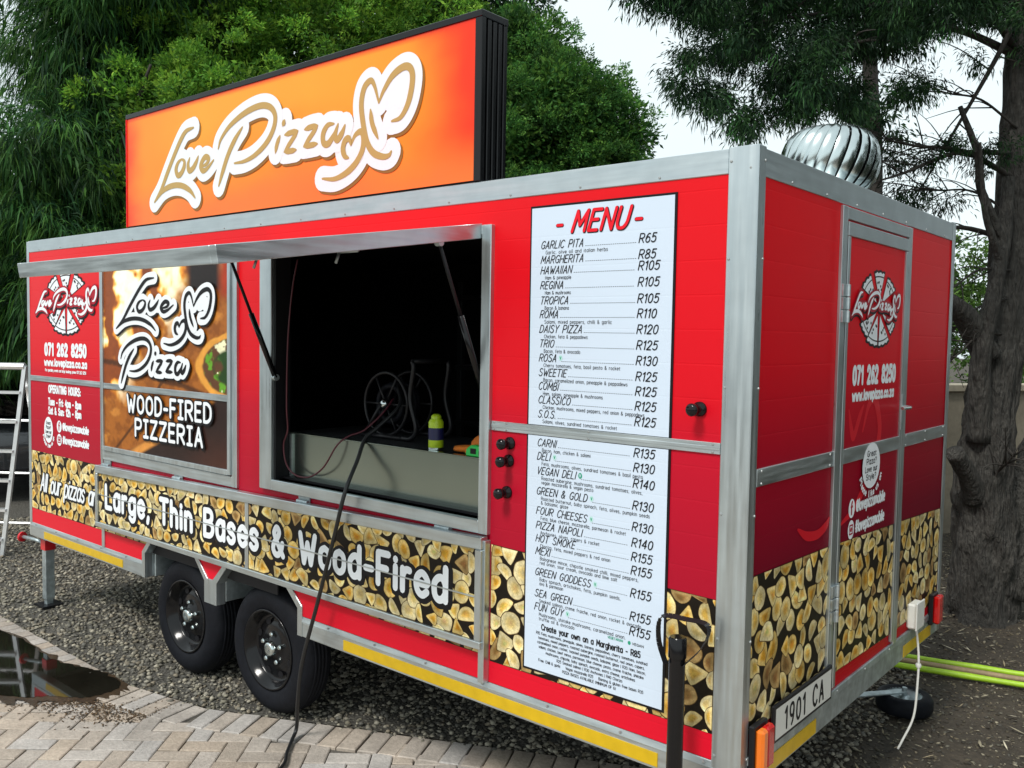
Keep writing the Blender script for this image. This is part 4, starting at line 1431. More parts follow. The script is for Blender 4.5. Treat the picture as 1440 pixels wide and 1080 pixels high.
for k in range(4):
    mb = MB()
    y = .034 + k * .031
    mb.box(SX1 - .03, SX1 - .002, y, y + .022, SZ0, SZ1 - .027, 'black_gloss')
    put('side_rib', mb, sign, bevel=.003)
mb = MB()
ident = lambda u, v: (SX0 + u, 2.54 + v)
logo(mb, LONG, {'love': ident, 'pizza': ident, 'heart': ident}, .003, 'white_print', 'gold_print', .0125, .057, 'brown_print', (.012, -.013))
put('sign_lettering', mb, sign)
# --- roof turbine vent
TX, TY, TZ = -.462, 1.78, 2.815
mb = MB()
mb.lathe([(.11, 2.50 - TZ), (.11, -.17), (.155, -.165), (.155, -.150)], (TX, TY, TZ), (0, 0, 1), 'galvanised', 28)
tv = put('turbine_vent', mb, T, smooth=True)
nbl = 22
for k in range(nbl):
    vs, fs = [], []
    a0 = 2 * math.pi * k / nbl
    ns = 10
    for i in range(ns + 1):
        ph = -1.02 + 2.3 * i / ns                      # from the throat ring up over the crown
        r = .226 * math.cos(ph) ** .55 if math.cos(ph) > 0 else 0
        r = max(r, .03)
        z = TZ + .172 * math.sin(ph)
        tw = .62 * (i / ns)
        for (da, dr) in ((-.02, -.002), (.11, .008), (.265, -.012)):
            a = a0 + tw + da * (1.0)
            vs.append((TX + (r + dr) * math.cos(a), TY + (r + dr) * math.sin(a), z))
    for i in range(ns):
        for j in range(2):
            fs.append((i * 3 + j, i * 3 + j + 1, (i + 1) * 3 + j + 1, (i + 1) * 3 + j))
    mb = MB()
    mb.add(vs, fs, 'chrome')
    put('vane', mb, tv, smooth=True)
mb = MB()
mb.lathe([(0, .178), (.06, .176), (.10, .165), (.10, .160), (0, .160)], (TX, TY, TZ), (0, 0, 1), 'chrome', 24)
put('crown_cap', mb, tv, smooth=True)
mb = MB()
mb.lathe([(.0, -.12), (.17, -.12), (.19, 0), (.14, .12), (0, .14)], (TX, TY, TZ), (0, 0, 1), 'black_paint', 24)
put('inner_core', mb, tv, smooth=True)

# --- menu board
mb = MB()
mb.box(-.880, -.272, -.0045, .0005, .704, 2.424, 'black_print')
menu = put('menu_board', mb, T)
for z0, z1 in ((.712, 1.586), (1.626, 2.416)):
    mb = MB()
    rect(mb, LONG, -.873, -.280, z0, z1, .0055, 'menu_white')
    put('menu_sheet', mb, menu)
mb = MB()
B = 'black_print'
text(mb, LONG, 'MENU', -.578, 2.322, .070, [(.0078, .0064, B, .0018, -.0018)], fit=.225, align='c', slant=.32, gap=2.6)
text(mb, LONG, 'MENU', -.578, 2.322, .070, [(.0058, .0072, 'red_print', 0, 0)], fit=.225, align='c', slant=.32, gap=2.6)
for a in (-.755, -.425):
    capsule(mb, LONG, (a, 2.347), (a + .022, 2.347), .007, .0064, B)
    capsule(mb, LONG, (a, 2.348), (a + .022, 2.348), .0052, .0072, 'red_print')
ROWS = [('GARLIC PITA', 2.281, 'R65', ['Garlic, olive oil and italian herbs'], ''), ('MARGHERITA', 2.228, 'R85', [], ''), ('HAWAIIAN', 2.190, 'R105', ['Ham & pineapple'], ''),
        ('REGINA', 2.136, 'R105', ['Ham & mushrooms'], ''), ('TROPICA', 2.081, 'R105', ['Bacon & banana'], ''), ('ROMA', 2.031, 'R110', ['Salami, mixed peppers, chilli & garlic'], ''),
        ('DAISY PIZZA', 1.978, 'R120', ['Chicken, feta & peppadews'], ''), ('TRIO', 1.925, 'R125', ['Bacon, feta & avocado'], ''), ('ROSA', 1.873, 'R130', ['Cherry tomatoes, feta, basil pesto & rocket'], 'v'),
        ('SWEETIE', 1.820, 'R125', ['Bacon, caramelized onion, pineapple & peppadews'], ''), ('COMBI', 1.770, 'R125', ['Ham, salami, pineapple & mushrooms'], ''),
        ('CLASSICO', 1.720, 'R125', ['Chicken, mushrooms, mixed peppers, red onion & peppadews'], ''), ('S.O.S.', 1.668, 'R125', ['Salami, olives, sundried tomatoes & rocket'], ''),
        ('CARNI', 1.562, 'R135', ['Bacon, ham, chicken & salami'], ''), ('DELI', 1.512, 'R130', ['Feta, mushrooms, olives, sundried tomatoes & basil pesto'], 'v'),
        ('VEGAN DELI', 1.458, 'R140', ['Roasted aubergine, mushrooms, sundried tomatoes, olives,', 'vegan mozzarella & vegan pesto'], 'V'),
        ('GREEN & GOLD', 1.383, 'R130', ['Roasted butternut, baby spinach, feta, olives, pumpkin seeds', '& balsamic glaze'], 'v'),
        ('FOUR CHEESES', 1.310, 'R130', ['Feta, blue cheese, mozzarella, parmesan & rocket'], 'v'), ('PIZZA NAPOLI', 1.256, 'R140', ['Anchovies, olives, capers & rocket'], ''),
        ('HOT SMOKE', 1.207, 'R155', ['Chorizo, feta, mixed peppers & red onion'], ''),
        ('MEXI', 1.160, 'R155', ['Bolognese mince, chipotle smoked chilli, mixed peppers,', 'red onion, sour cream, avocado and lime salt'], ''),
        ('GREEN GODDESS', 1.082, 'R155', ['Baby spinach, artichokes, feta, pumpkin seeds,', 'avo & parmesan'], 'v'), ('SEA GREEN', 1.002, 'R155', ['Smoked salmon, creme fraiche, red onion, rocket & avocado'], ''),
        ('FUN GUY', .951, 'R155', ['Mushrooms, shiitake mushrooms, caramelized onion,', 'truffle oil & avocado'], 'v')]
for (nm, z, pr_, desc, veg) in ROWS:
    h = .0265
    w = text(mb, LONG, nm, -.828, z - h / 2, h, [(.0016, .0064, B, 0, 0)], sx=.92, slant=.28, gap=2.4)
    pw = text_w(pr_, 2.6) * .0029
    text(mb, LONG, pr_, -.412, z - .0125, .029, [(.0021, .0064, B, 0, 0)], slant=.22, gap=2.6)
    x = -.828 + w + .012
    if veg:
        disc(mb, LONG, x + .010, z + .001, .0085, .0105, .0062, 'green_print' if veg == 'V' else 'pale_green_print', 14)
        text(mb, LONG, 'V', x + .007, z - .004, .010, [(.0011, .0068, 'menu_white' if veg == 'V' else 'green_print', 0, 0)], fine=False)
        x += .014
    while x < -.425:
        capsule(mb, LONG, (x, z - .0115), (x + .0048, z - .0115), .00075, .0062, B, 3)
        x += .0088
    for k, ln in enumerate(desc):
        text(mb, LONG, ln, -.806, z - .0335 - .0158 * k, .0122, [(.00078, .0062, B, 0, 0)], fit=len(ln) * .0077, gap=2.4, fine=False)
text(mb, LONG, 'Create your own on a Margherita - R85', -.580, .868, .0205, [(.0021, .0064, B, 0, 0)], fit=.425, align='c', gap=2.2)
text(mb, LONG, 'VEGETARIAN', -.500, .905, .008, [(.0008, .0062, 'green_print', 0, 0)], fit=.062, fine=False)
text(mb, LONG, 'VEGAN', -.400, .905, .008, [(.0008, .0062, B, 0, 0)], fit=.045, fine=False)
disc(mb, LONG, -.412, .909, .006, .007, .0062, 'green_print', 12)
SMALL = ['R15 Feta, mushrooms, pineapple, olives, banana, peppadews, cherry tomatoes, sundried', 'tomatoes, mixed peppers, roasted aubergine, roasted butternut, red onion, capers,',
         'caramelized onion, rocket, toasted pumpkin seeds, balsamic glaze | R20 Ham, bacon,', 'salami, chicken, beef mince, parmesan, blue cheese, pesto, creme fraiche, shiitake', 'mushrooms, chipotle, baby spinach, avocado, extra cheese, artichokes',
         'R25 Smoked salmon | R30 Anchovies | R40 Chorizo', 'Free: Chilli & garlic    Vegan mozzarella R25    Banting & gluten free bases R35', 'PIZZA BASES AVAILABLE (MINIMUM OF 6)']
for k, ln in enumerate(SMALL):
    text(mb, LONG, ln, -.578, .848 - k * .0168, .0098, [(.0008, .0062, B, 0, 0)], fit=min(.555, text_w(ln, 1.7) * .00098), align='c', gap=1.7, fine=False)
put('menu_lettering', mb, menu)

# --- black rubber knobs
for (x, z) in ((-.975, 1.545), (-.979, 1.478), (-.986, 1.357), (-.183, 1.727)):
    mb = MB()
    mb.lathe([(.024, 0), (.024, .008), (.014, .012), (.011, .035), (.019, .040), (.021, .058), (.014, .066), (0, .066)], (x + .012, -.001, z), (0, -1, 0), 'black_gloss', 16)
    put('knob', mb, T, smooth=True)

# --- left panel print: slices, script, phone, hours


def pizza_logo(mb, fr, ca_, cb_, ra, rb, a0, k, bz, d):
    for (t0, t1, rr) in ((118, 148, 1.0), (78, 106, 1.02), (36, 66, .98), (208, 236, .98), (238, 268, 1.06), (272, 302, 1.06), (312, 334, .95)):
        for (sc, dd, m) in ((1.07, d, 'black_print'), (1.0, d + .0006, 'white_print')):
            P = []
            g = 2 if sc > 1 else 0
            r0 = .18 if sc > 1 else .22
            for t in (t0 - g, t1 + g):
                pass
            tm = (t0 + t1) / 2
            P.append((ca_ + r0 * ra * math.cos(math.radians(tm)), cb_ + r0 * rb * math.sin(math.radians(tm))))
            for j in range(9):
                t = math.radians(t0 - g + (t1 - t0 + 2 * g) * j / 8)
                r = rr * sc * (1 + .025 * math.sin(j * 2.3))
                P.append((ca_ + r * ra * math.cos(t), cb_ + r * rb * math.sin(t)))
            mb.add([fr.p(p[0], p[1], dd) for p in P], [tuple(range(len(P)))], m)
        rg = random.Random(int(t0))
        for j in range(5):
            t = math.radians(rg.uniform(t0 + 5, t1 - 5))
            r = rg.uniform(.5, .82)
            disc(mb, fr, ca_ + r * ra * math.cos(t), cb_ + r * rb * math.sin(t), .010 * ra / .32, .008 * ra / .32, d + .0010 + j * .00004, 'black_print', 8)
        P = [(ca_ + .89 * rr * ra * math.cos(math.radians(t0 + (t1 - t0) * j / 6)), cb_ + .89 * rr * rb * math.sin(math.radians(t0 + (t1 - t0) * j / 6))) for j in range(7)]
        ribbon(mb, fr, P, .0035 * ra / .32, d + .0012, 'black_print', rise=0)
    fn = lambda u, v: (a0 + (u - .329) * k, bz + (v - .113) * k * .95)
    logo(mb, fr, {'love': fn, 'pizza': fn, 'heart': fn}, d + .0016, 'crimson_print', 'white_print', .0085 * k / .43, .021 * k / .43, 'black_print', (.008 * k / .43, -.012 * k / .43))


def oval_badge(mb, fr, a, b, ra, rb, d):
    disc(mb, fr, a, b, ra, rb, d, 'white_print')
    for i, s_ in enumerate(('Great', 'Pizza?', 'Love our', 'Style?')):
        text(mb, fr, s_, a, b + rb * (.42 - .34 * i), rb * .24, [(rb * .022, d + .0006, 'black_print', 0, 0)], fit=ra * (1.1 if i in (1, 3) else (1.0 if i == 0 else 1.35)), align='c', fine=False)
    s_ = 'Please like us on'
    n = len(s_)
    for i, ch in enumerate(s_):
        if ch == ' ':
            continue
        t = math.radians(205 + 130 * i / (n - 1))
        px, pz = a + ra * 1.28 * math.cos(t), b + rb * 1.26 * math.sin(t)
        rot = t + math.pi / 2
        f2 = Frame(fr.p(px, pz, 0), fr.u * math.cos(rot) + fr.v * math.sin(rot), -fr.u * math.sin(rot) + fr.v * math.cos(rot), fr.n)
        text(mb, f2, ch, 0, -rb * .1, rb * .26, [(rb * .035, d, 'white_print', 0, 0)], align='c', fine=False)


def social(mb, fr, a, b, r, txt, w, d, kind):
    disc(mb, fr, a, b, r, r * 1.1, d, 'white_print')
    m = 'crimson_print'
    if kind == 'f':
        text(mb, fr, 'f', a - r * .25, b - r * .75, r * 1.5, [(r * .16, d + .0006, m, 0, 0)], fine=False)
    else:
        for q in ((-.5, -.5, .5, -.5), (.5, -.5, .5, .5), (.5, .5, -.5, .5), (-.5, .5, -.5, -.5)):
            capsule(mb, fr, (a + q[0] * r, b + q[1] * r), (a + q[2] * r, b + q[3] * r), r * .09, d + .0006, m, 3)
        disc(mb, fr, a, b, r * .3, r * .3, d + .0007, m, 12)
    text(mb, fr, txt, a + r * 1.5, b - r * .5, r * 1.25, [(r * .16, d, 'white_print', 0, 0)], fit=w, gap=2.6, fine=False)


mb = MB()
pizza_logo(mb, LONG, -4.745, 2.118, .315, .192, -5.20, .425, 2.045, .0012)
WP = 'white_print'
text(mb, LONG, '071 262 8250', -4.77, 1.772, .070, [(.0115, .002, WP, 0, 0)], fit=.60, align='c', gap=3.4)
text(mb, LONG, 'www.lovepizza.co.za', -4.77, 1.700, .042, [(.0072, .002, WP, 0, 0)], fit=.62, align='c', gap=2.8)
text(mb, LONG, 'For speciality, events and large bookings phone 071 262 8250', -4.77, 1.660, .017, [(.0022, .002, WP, 0, 0)], fit=.60, align='c', gap=2.2, fine=False)
text(mb, LONG, 'OPERATING HOURS:', -4.785, 1.520, .045, [(.0065, .002, WP, 0, 0)], fit=.47, align='c', gap=2.8)
text(mb, LONG, 'Tues - Fri: 4pm - 8pm', -4.785, 1.437, .042, [(.0058, .002, WP, 0, 0)], fit=.48, align='c', gap=2.6)
text(mb, LONG, 'Sat & Sun: 12h - 8pm', -4.785, 1.377, .042, [(.0058, .002, WP, 0, 0)], fit=.48, align='c', gap=2.6)
oval_badge(mb, LONG, -5.03, 1.265, .068, .088, .002)
social(mb, LONG, -4.865, 1.300, .036, '@lovepizzamobile', .37, .002, 'f')
social(mb, LONG, -4.865, 1.212, .036, '#lovepizzamobile', .37, .002, 'i')
text(mb, LONG, 'All our pizzas ar', -5.16, .842, .115, [(.019, .0026, 'black_print', .006, -.004)], fit=.80, slant=.22, gap=1.6)
text(mb, LONG, 'All our pizzas ar', -5.16, .842, .115, [(.0085, .0046, WP, 0, 0)], fit=.80, slant=.22, gap=1.6)
put('panel_lettering', mb, T)

# --- rear end: door, frame, lamps, plate, socket
mb = MB()
for (y0, y1, z0, z1) in ((.695, .745, .60, 2.445), (1.480, 1.528, .62, 2.445)):
    mb.box(-.001, .012, y0, y1, z0, z1, AU)
mb.box(-.001, .0115, .745, 1.480, 2.400, 2.444, AL)
put('door_frame', mb, T, bevel=.002)
mb = MB()
mb.box(.0005, .006, .752, 1.473, .70, 2.393, 'red_wrap_end')
door = put('door', mb, T)
mb = MB()
mb.box(.0005, .014, .752, .778, .64, 2.338, AU)
mb.box(.0005, .014, 1.446, 1.473, .64, 2.338, AU)
mb.box(.0005, .0135, .752, 1.473, 2.340, 2.392, AL)
put('door_edging', mb, door, bevel=.002)
mb = MB()
mb.box(.006, .0135, .778, 1.446, 1.490, 1.546, AL)
put('door_rail', mb, door, bevel=.001)
mb = MB()
firewood(mb, END, [[(.779, .69), (1.445, .675), (1.445, 1.165), (.779, 1.19)]], .0068, .102, 18)
put('firewood_print', mb, door)
mb = MB()
mb.box(.006, .018, 1.448, 1.476, 1.575, 1.725, 'galvanised')
mb.tube([(.018, 1.462, 1.672), (.05, 1.462, 1.672), (.052, 1.44, 1.672), (.052, 1.345, 1.674)], .008, 'chrome')
put('handle', mb, door, bevel=.001)
for z in (2.02, .90):
    for k in range(3):
        mb = MB()
        mb.box(.012, .020, .700, .772, z + k * .048, z + k * .048 + .044, 'aluminium')
        mb.tube([(.022, .745, z + k * .048), (.022, .745, z + k * .048 + .044)], .008, 'aluminium')
        put('hinge', mb, door, bevel=.001)
mb = MB()
pizza_logo(mb, END, 1.135, 2.085, .235, .140, .815, .272, 2.045, .0072)
text(mb, END, '071 262 8250', 1.118, 1.790, .062, [(.0098, .008, WP, 0, 0)], fit=.50, align='c', gap=3.4)
text(mb, END, 'www.lovepizza.co.za', 1.112, 1.725, .036, [(.0062, .008, WP, 0, 0)], fit=.49, align='c', gap=2.8)
oval_badge(mb, END, 1.095, 1.455, .104, .092, .0142)
social(mb, END, .905, 1.305, .034, '@lovepizzamobile', .34, .008, 'f')
social(mb, END, .905, 1.222, .034, '#lovepizzamobile', .34, .008, 'i')
ribbon(mb, END, cat_rom([(1.0, 1.60), (1.06, 1.70), (1.13, 1.72), (1.19, 1.64), (1.20, 1.57), (1.16, 1.50), (1.05, 1.38), (.93, 1.30), (.80, 1.26)], 8), .019, .0066, 'swoosh_print', taper=True)
ribbon(mb, END, cat_rom([(.84, 1.69), (.87, 1.62), (.90, 1.585), (.96, 1.66), (1.0, 1.70)], 8), .014, .0064, 'swoosh_print', taper=True)
put('door_lettering', mb, door)
mb = MB()
ribbon(mb, END, cat_rom([(.40, 1.30), (.48, 1.265), (.58, 1.255), (.66, 1.275), (.69, 1.30)], 8), .014, .0014, 'swoosh_print', taper=True)
put('swoosh_print', mb, T)
mb = MB()
mb.box(-.06, .004, .045, W_ - .045, HB, .594, 'galvanised')
mb.box(-.06, .009, .046, W_ - .046, .5945, .624, 'galvanised')
put('rear_rail', mb, T, bevel=.003)
for y0, y1 in ((.215, .62), (1.66, 2.09)):
    mb = MB()
    mb.box(.004, .0065, y0, y1, .512, .565, 'yellow_tape')
    put('reflective_tape', mb, T)
mb = MB()
mb.box(.010, .022, .205, .725, .612, .742, 'black_paint')
pl = put('number_plate', mb, T, bevel=.003)
mb = MB()
rect(mb, END, .218, .712, .624, .730, .0226, 'plate_white')
put('plate_face', mb, pl)
mb = MB()
text(mb, END, '1901 CA', .465, .640, .072, [(.0058, .0232, B, 0, 0)], fit=.34, align='c', gap=4.2)
put('plate_characters', mb, pl)
for y0, y1 in ((.052, .145), (2.04, 2.12)):
    mb = MB()
    mb.box(.005, .026, y0 - .005, y1 + .005, .574, .726, 'black_paint')
    tl = put('tail_lamp', mb, T, bevel=.004)
    ym = y0 + (y1 - y0) * .42
    near = y0 < 1
    mb = MB()
    mb.box(.026, .056, y0, ym, .582, .718, 'orange_lens' if near else 'red_lens')
    put('lens', mb, tl, bevel=.008)
    mb = MB()
    mb.box(.026, .054, ym + .001, y1, .582, .718, 'red_lens')
    put('lens', mb, tl, bevel=.008)
mb = MB()
mb.box(.002, .042, 1.695, 1.80, .638, .755, 'white_plastic')
sk = put('power_inlet', mb, T, bevel=.008)
mb = MB()
mb.box(.042, .050, 1.688, 1.808, .634, .764, 'white_plastic')
put('inlet_lid', mb, sk, bevel=.006)
# rivets and screws
mb = MB()


def screw(x, y, z, ax):
    mb.lathe([(.005, 0), (.0042, .0025), (0, .0032)], (x, y, z), ax, 'screw_zinc', 6)


for k in range(17):
    screw(-L_ + .2 + k * .32, -.004, 2.475, (0, -1, 0))
    if k % 1 == 0:
        screw(-L_ + .1 + k * .32, -.0075, .588, (0, -1, 0)) if not (-3.8 < -L_ + .1 + k * .32 < -2.2) else None
for k in range(7):
    screw(.004, .25 + k * .3, 2.462, (1, 0, 0))
    screw(.009, .2 + k * .31, .61, (1, 0, 0))
for x in (-1.04, -.98, -.6, -.12):
    screw(x, -.0065, 1.594, (0, -1, 0))
    screw(x, -.0065, 1.619, (0, -1, 0))
for y in (.08, .66, 1.56, 1.85, 2.15):
    screw(.0075, y, 1.498, (1, 0, 0))
    screw(.0075, y, 1.538, (1, 0, 0))
for z in (.62, 1.0, 1.4, 1.8, 2.2, 2.5):
    screw(-.085, -.006, z, (0, -1, 0))
    screw(.006, .04, z, (1, 0, 0))
tag(put('screws', mb, T), kind='stuff')

# ================================================================== THINGS ON AND AROUND THE TRAILER
mat('can_green', (0.42, 0.60, 0.015), 0.35, noise=[(30, 0.2)])
mat('can_blue', (0.010, 0.014, 0.07), 0.35)
t = empty('spray_can', (-1.50, .135, 1.452), 'lime green and navy spray can standing on the serving counter', 'can')
mb = MB()
mb.lathe([(0, 1.459), (.030, 1.459), (.033, 1.466), (.033, 1.575), (.026, 1.588), (.0, 1.588)], (-1.50, .14, 0), (0, 0, 1), 'can_green', 24)
put('body', mb, t, autosmooth=True)
mb = MB()
mb.lathe([(.0335, 1.500), (.0335, 1.552)], (-1.50, .14, 0), (0, 0, 1), 'can_blue', 24)
put('label_band', mb, t, smooth=True)
mb = MB()
mb.lathe([(.034, 1.459), (.034, 1.468)], (-1.50, .14, 0), (0, 0, 1), 'chrome', 24)
mb.lathe([(.022, 1.588), (.022, 1.602), (.014, 1.610), (0, 1.610)], (-1.50, .14, 0), (0, 0, 1), 'can_green', 18)
put('cap', mb, t, smooth=True)
mat('glove_orange', (0.72, 0.19, 0.015), 0.75, noise=[(60, 0.2)], bump=(90, 0.3))
mb = MB()
gl = [(-1.17, .19, 1.497), (-1.22, .19, 1.503), (-1.27, .185, 1.498), (-1.31, .18, 1.488)]
mb.tube(cat_rom(gl, 4), [.030, .034, .038, .041, .043, .044, .044, .043, .042, .040, .036, .030, .026], 'glove_orange', 12)
for k, (dy, ln, dz) in enumerate(((-.03, .075, -.012), (-.010, .095, -.008), (.012, .09, -.01), (.03, .07, -.014))):
    mb.tube(cat_rom([(-1.29, .18 + dy * .7, 1.487 + dz * .3), (-1.32, .18 + dy, 1.482 + dz * .6), (-1.315 - ln, .178 + dy * 1.2, 1.471)], 4), [.013] * 7 + [.012, .009], 'glove_orange', 8)
mb.tube(cat_rom([(-1.24, .15, 1.485), (-1.27, .13, 1.475), (-1.31, .125, 1.469)], 4), [.014] * 7 + [.013, .009], 'glove_orange', 8)
tag(rebase(put('work_glove', mb, smooth=True)), 'crumpled orange work glove lying on the serving counter', 'glove')
mat('tape_green', (0.02, 0.50, 0.09), 0.35)
t = empty('tape_measure', (-1.232, .105, 1.459), 'green tape measure on the counter edge beside the glove', 'tape measure')
mb = MB()
mb.prism([(-1.275, 1.4585), (-1.19, 1.4585), (-1.188, 1.487), (-1.205, 1.504), (-1.245, 1.505), (-1.272, 1.487)], 'y', .083, .125, 'tape_green')
put('case', mb, t, bevel=.004)
mb = MB()
mb.box(-1.198, -1.1875, .0795, .128, 1.466, 1.484, 'black_paint')
mb.box(-1.245, -1.215, .081, .0829, 1.470, 1.492, 'black_paint')
put('grip', mb, t)

# hose reel standing on the counter
t = empty('hose_reel', (-1.98, .36, 1.452), 'black hose reel with tubular handle standing on the counter inside', 'hose reel')
mat('reel_black', (0.014, 0.014, 0.016), 0.35, spec=.3)
for y in (.30, .46):
    mb = MB()
    ring = [(-2.00 + .15 * math.cos(a), y, 1.615 + .15 * math.sin(a)) for a in np.linspace(0, 2 * math.pi, 29)]
    mb.tube(ring, .008, 'reel_black', 6, False)
    for k in range(6):
        a = k * math.pi / 3
        mb.tube([(-2.00, y, 1.615), (-2.00 + .15 * math.cos(a), y, 1.615 + .15 * math.sin(a))], .005, 'reel_black', 6)
    put('reel_rim', mb, t, smooth=True)
mb = MB()
for r, y in ((.085, .33), (.092, .355), (.085, .38), (.092, .405), (.085, .43)):
    mb.tube([(-2.00 + r * math.cos(a), y, 1.615 + r * math.sin(a)) for a in np.linspace(0, 2 * math.pi, 25)], .014, 'rubber', 6, False)
put('coiled_hose', mb, t, smooth=True)
mb = MB()
for y in (.27, .50):
    mb.tube(cat_rom([(-1.86, y, 1.464), (-1.79, y, 1.470), (-1.76, y, 1.52), (-1.80, y, 1.65), (-1.78, y, 1.79), (-1.79, y, 1.825)], 5), .011, 'reel_black')
    mb.tube([(-2.14, y, 1.463), (-1.86, y, 1.464)], .011, 'reel_black')
    mb.tube([(-2.12, y, 1.463), (-2.0, y, 1.615)], .008, 'reel_black')
mb.tube([(-1.79, .27, 1.825), (-1.79, .50, 1.825)], .011, 'reel_black')
put('frame', mb, t, smooth=True)
mb = MB()
mb.lathe([(0, 0), (.025, 0), (.025, .02), (.012, .03), (0, .03)], (-2.0, .30, 1.615), (0, -1, 0), 'chrome', 14)
put('hub', mb, t, smooth=True)

mat('hose_rubber', (0.010, 0.011, 0.012), 0.4)
mb = MB()
hp = [(-1.96, .34, 1.70), (-1.86, .26, 1.62), (-1.88, .15, 1.525), (-1.895, .085, 1.475), (-1.875, .02, 1.38), (-1.86, -.06, 1.25), (-1.905, -.085, 1.04), (-2.02, -.085, .72), (-2.133, -.08, .43), (-2.20, -.055, .22),
      (-2.262, -.015, .06), (-2.235, -.06, .021), (-2.15, -.15, .018), (-2.05, -.25, .018), (-1.98, -.45, .018), (-2.0, -.8, .018), (-2.2, -1.4, .018), (-2.6, -2.2, .018)]
mb.tube(cat_rom(hp, 8), .0095, 'hose_rubber', 8)
tag(rebase(put('black_hose', mb, smooth=True)), 'black rubber hose hanging from the serving window down to the paving', 'hose')
mat('red_wire', (0.10, 0.018, 0.028), 0.45)
mb = MB()
rp = [(-2.37, .06, 2.30), (-2.385, .04, 2.15), (-2.405, .03, 1.9), (-2.42, .035, 1.60), (-2.425, .045, 1.475), (-2.45, .04, 1.40), (-2.43, .04, 1.31), (-2.36, .04, 1.262), (-2.25, .04, 1.262), (-2.14, .04, 1.32),
      (-2.06, .055, 1.43), (-2.03, .10, 1.472), (-1.99, .16, 1.50), (-1.95, .24, 1.58), (-1.97, .32, 1.64)]
mb.tube(cat_rom(rp, 8), .0042, 'red_wire', 6)
tag(rebase(put('red_cable', mb, smooth=True)), 'thin dark red cable looping over the steel counter front in the window', 'cable')

# black post with a webbing strap at the corner
t = empty('support_post', (-.17, -.115, 0), 'black round steel post with a webbing strap standing at the trailer corner', 'post')
mb = MB()
mb.lathe([(.0, 0), (.07, 0), (.07, .012), (.026, .013), (.026, .94), (.0255, .95), (.029, .951), (.029, 1.010), (.024, 1.016), (0, 1.016)], (-.165, -.115, 0), (0, 0, 1), 'black_gloss', 20)
put('tube', mb, t, autosmooth=True)
mb = MB()
sp = cat_rom([(-.19, -.142, .93), (-.225, -.13, 1.0), (-.232, -.10, 1.062), (-.17, -.06, 1.058), (-.095, -.05, 1.050), (-.10, -.07, .99), (-.138, -.13, .93)], 6)
for a, b in zip(sp[:-1], sp[1:]):
    d = b - a
    n = np.cross(d, (0, 1, .3))
    n = n / (np.linalg.norm(n) + 1e-9)
    w = np.cross(n, d)
    w = w / (np.linalg.norm(w) + 1e-9) * .011
    n = n * .0012
    q = [a - w - n, a + w - n, b + w - n, b - w - n, a - w + n, a + w + n, b + w + n, b - w + n]
    mb.add(q, [(0, 3, 2, 1), (4, 5, 6, 7), (0, 1, 5, 4), (1, 2, 6, 5), (2, 3, 7, 6), (3, 0, 4, 7)], 'black_paint')
put('strap', mb, t)

# white cable from the power inlet
mb = MB()
mb.tube(cat_rom([(.030, 1.755, .64), (.045, 1.76, .50), (.047, 1.75, .36), (.040, 1.735, .22), (.005, 1.70, .11), (-.01, 1.69, .07)], 6), .0055, 'white_plastic', 6)
mb.lathe([(.011, -.01), (.014, 0), (.011, .01)], (.0455, 1.76, .46), (0, 0, 1), 'white_plastic', 8)
tag(rebase(put('white_cable', mb, smooth=True)), 'white cable hanging from the power inlet at the trailer rear', 'cable')

# jockey wheel on its bracket, folded flat under the rear
t = empty('jockey_wheel', (-.20, 2.40, 0), 'small rubber jockey wheel lying flat on the ground behind the trailer', 'jockey wheel')
jc = (-.17, 2.33, 0)
mb = MB()
mb.lathe([(.085, .02), (.11, .004), (.135, .012), (.142, .03), (.142, .075), (.130, .095), (.105, .102), (.085, .09)], jc, (0, 0, 1), 'rubber', 32)
put('tyre', mb, t, smooth=True)
mb = MB()
mb.lathe([(.092, .06), (.098, .094), (.088, .092), (.075, .066), (.03, .060), (.028, .082), (.012, .088), (0, .088)], jc, (0, 0, 1), 'galvanised', 28)
put('rim', mb, t, smooth=True)
mb = MB()
mb.prism([(jc[0] - .018, jc[1] + .01), (jc[0] + .020, jc[1] - .01), (jc[0] - .19, jc[1] - .30), (jc[0] - .235, jc[1] - .27)], 'z', .103, .112, 'galvanised')
mb.tube([(jc[0], jc[1], .085), (jc[0], jc[1], .128)], .014, 'galvanised', 10)
put('bracket', mb, t, bevel=.002)

# three garden canes
mat('cane_green', (0.40, 0.66, 0.03), 0.45, noise=[(4, 0.12), (40, 0.15)])
mat('cane_tan', (0.34, 0.25, 0.14), 0.6, noise=[(8, 0.25), (60, 0.2)])
for (p0, p1, m, lab) in (((-1.3, 2.90, .0185), (1.25, 3.58, .0185), 'cane_green', 'lime green pole on the ground, the one nearer the tree trunk'),
                         ((-1.3, 2.81, .0185), (1.25, 3.49, .0185), 'cane_tan', 'tan wooden pole lying between two lime green poles'),
                         ((-1.3, 2.715, .0185), (1.25, 3.39, .0185), 'cane_green', 'lime green pole on the ground, the one nearer the jockey wheel')):
    mb = MB()
    n = 14
    pts = [np.array(p0) + (np.array(p1) - np.array(p0)) * i / n + np.array((0, random.uniform(-.004, .004), random.uniform(-.001, .002))) for i in range(n + 1)]
    mb.tube(pts, [.0175 + random.uniform(-.0015, .0015) for _ in pts], m, 10)
    tag(rebase(put('garden_pole', mb, smooth=True)), lab, 'pole', 'poles lying on the leaf litter')

# step ladder
mat('ladder_alu', (0.72, 0.74, 0.75), 0.35, 0.7, noise=[(20, 0.1)])
t = empty('step_ladder', (-7.1, .5, 0), 'open aluminium step ladder standing beside the trailer front', 'ladder')
rx = np.array([.735, .60, 0])                          # along the rungs, to the right
rx /= np.linalg.norm(rx)
fw = np.array([-rx[1], rx[0], 0])


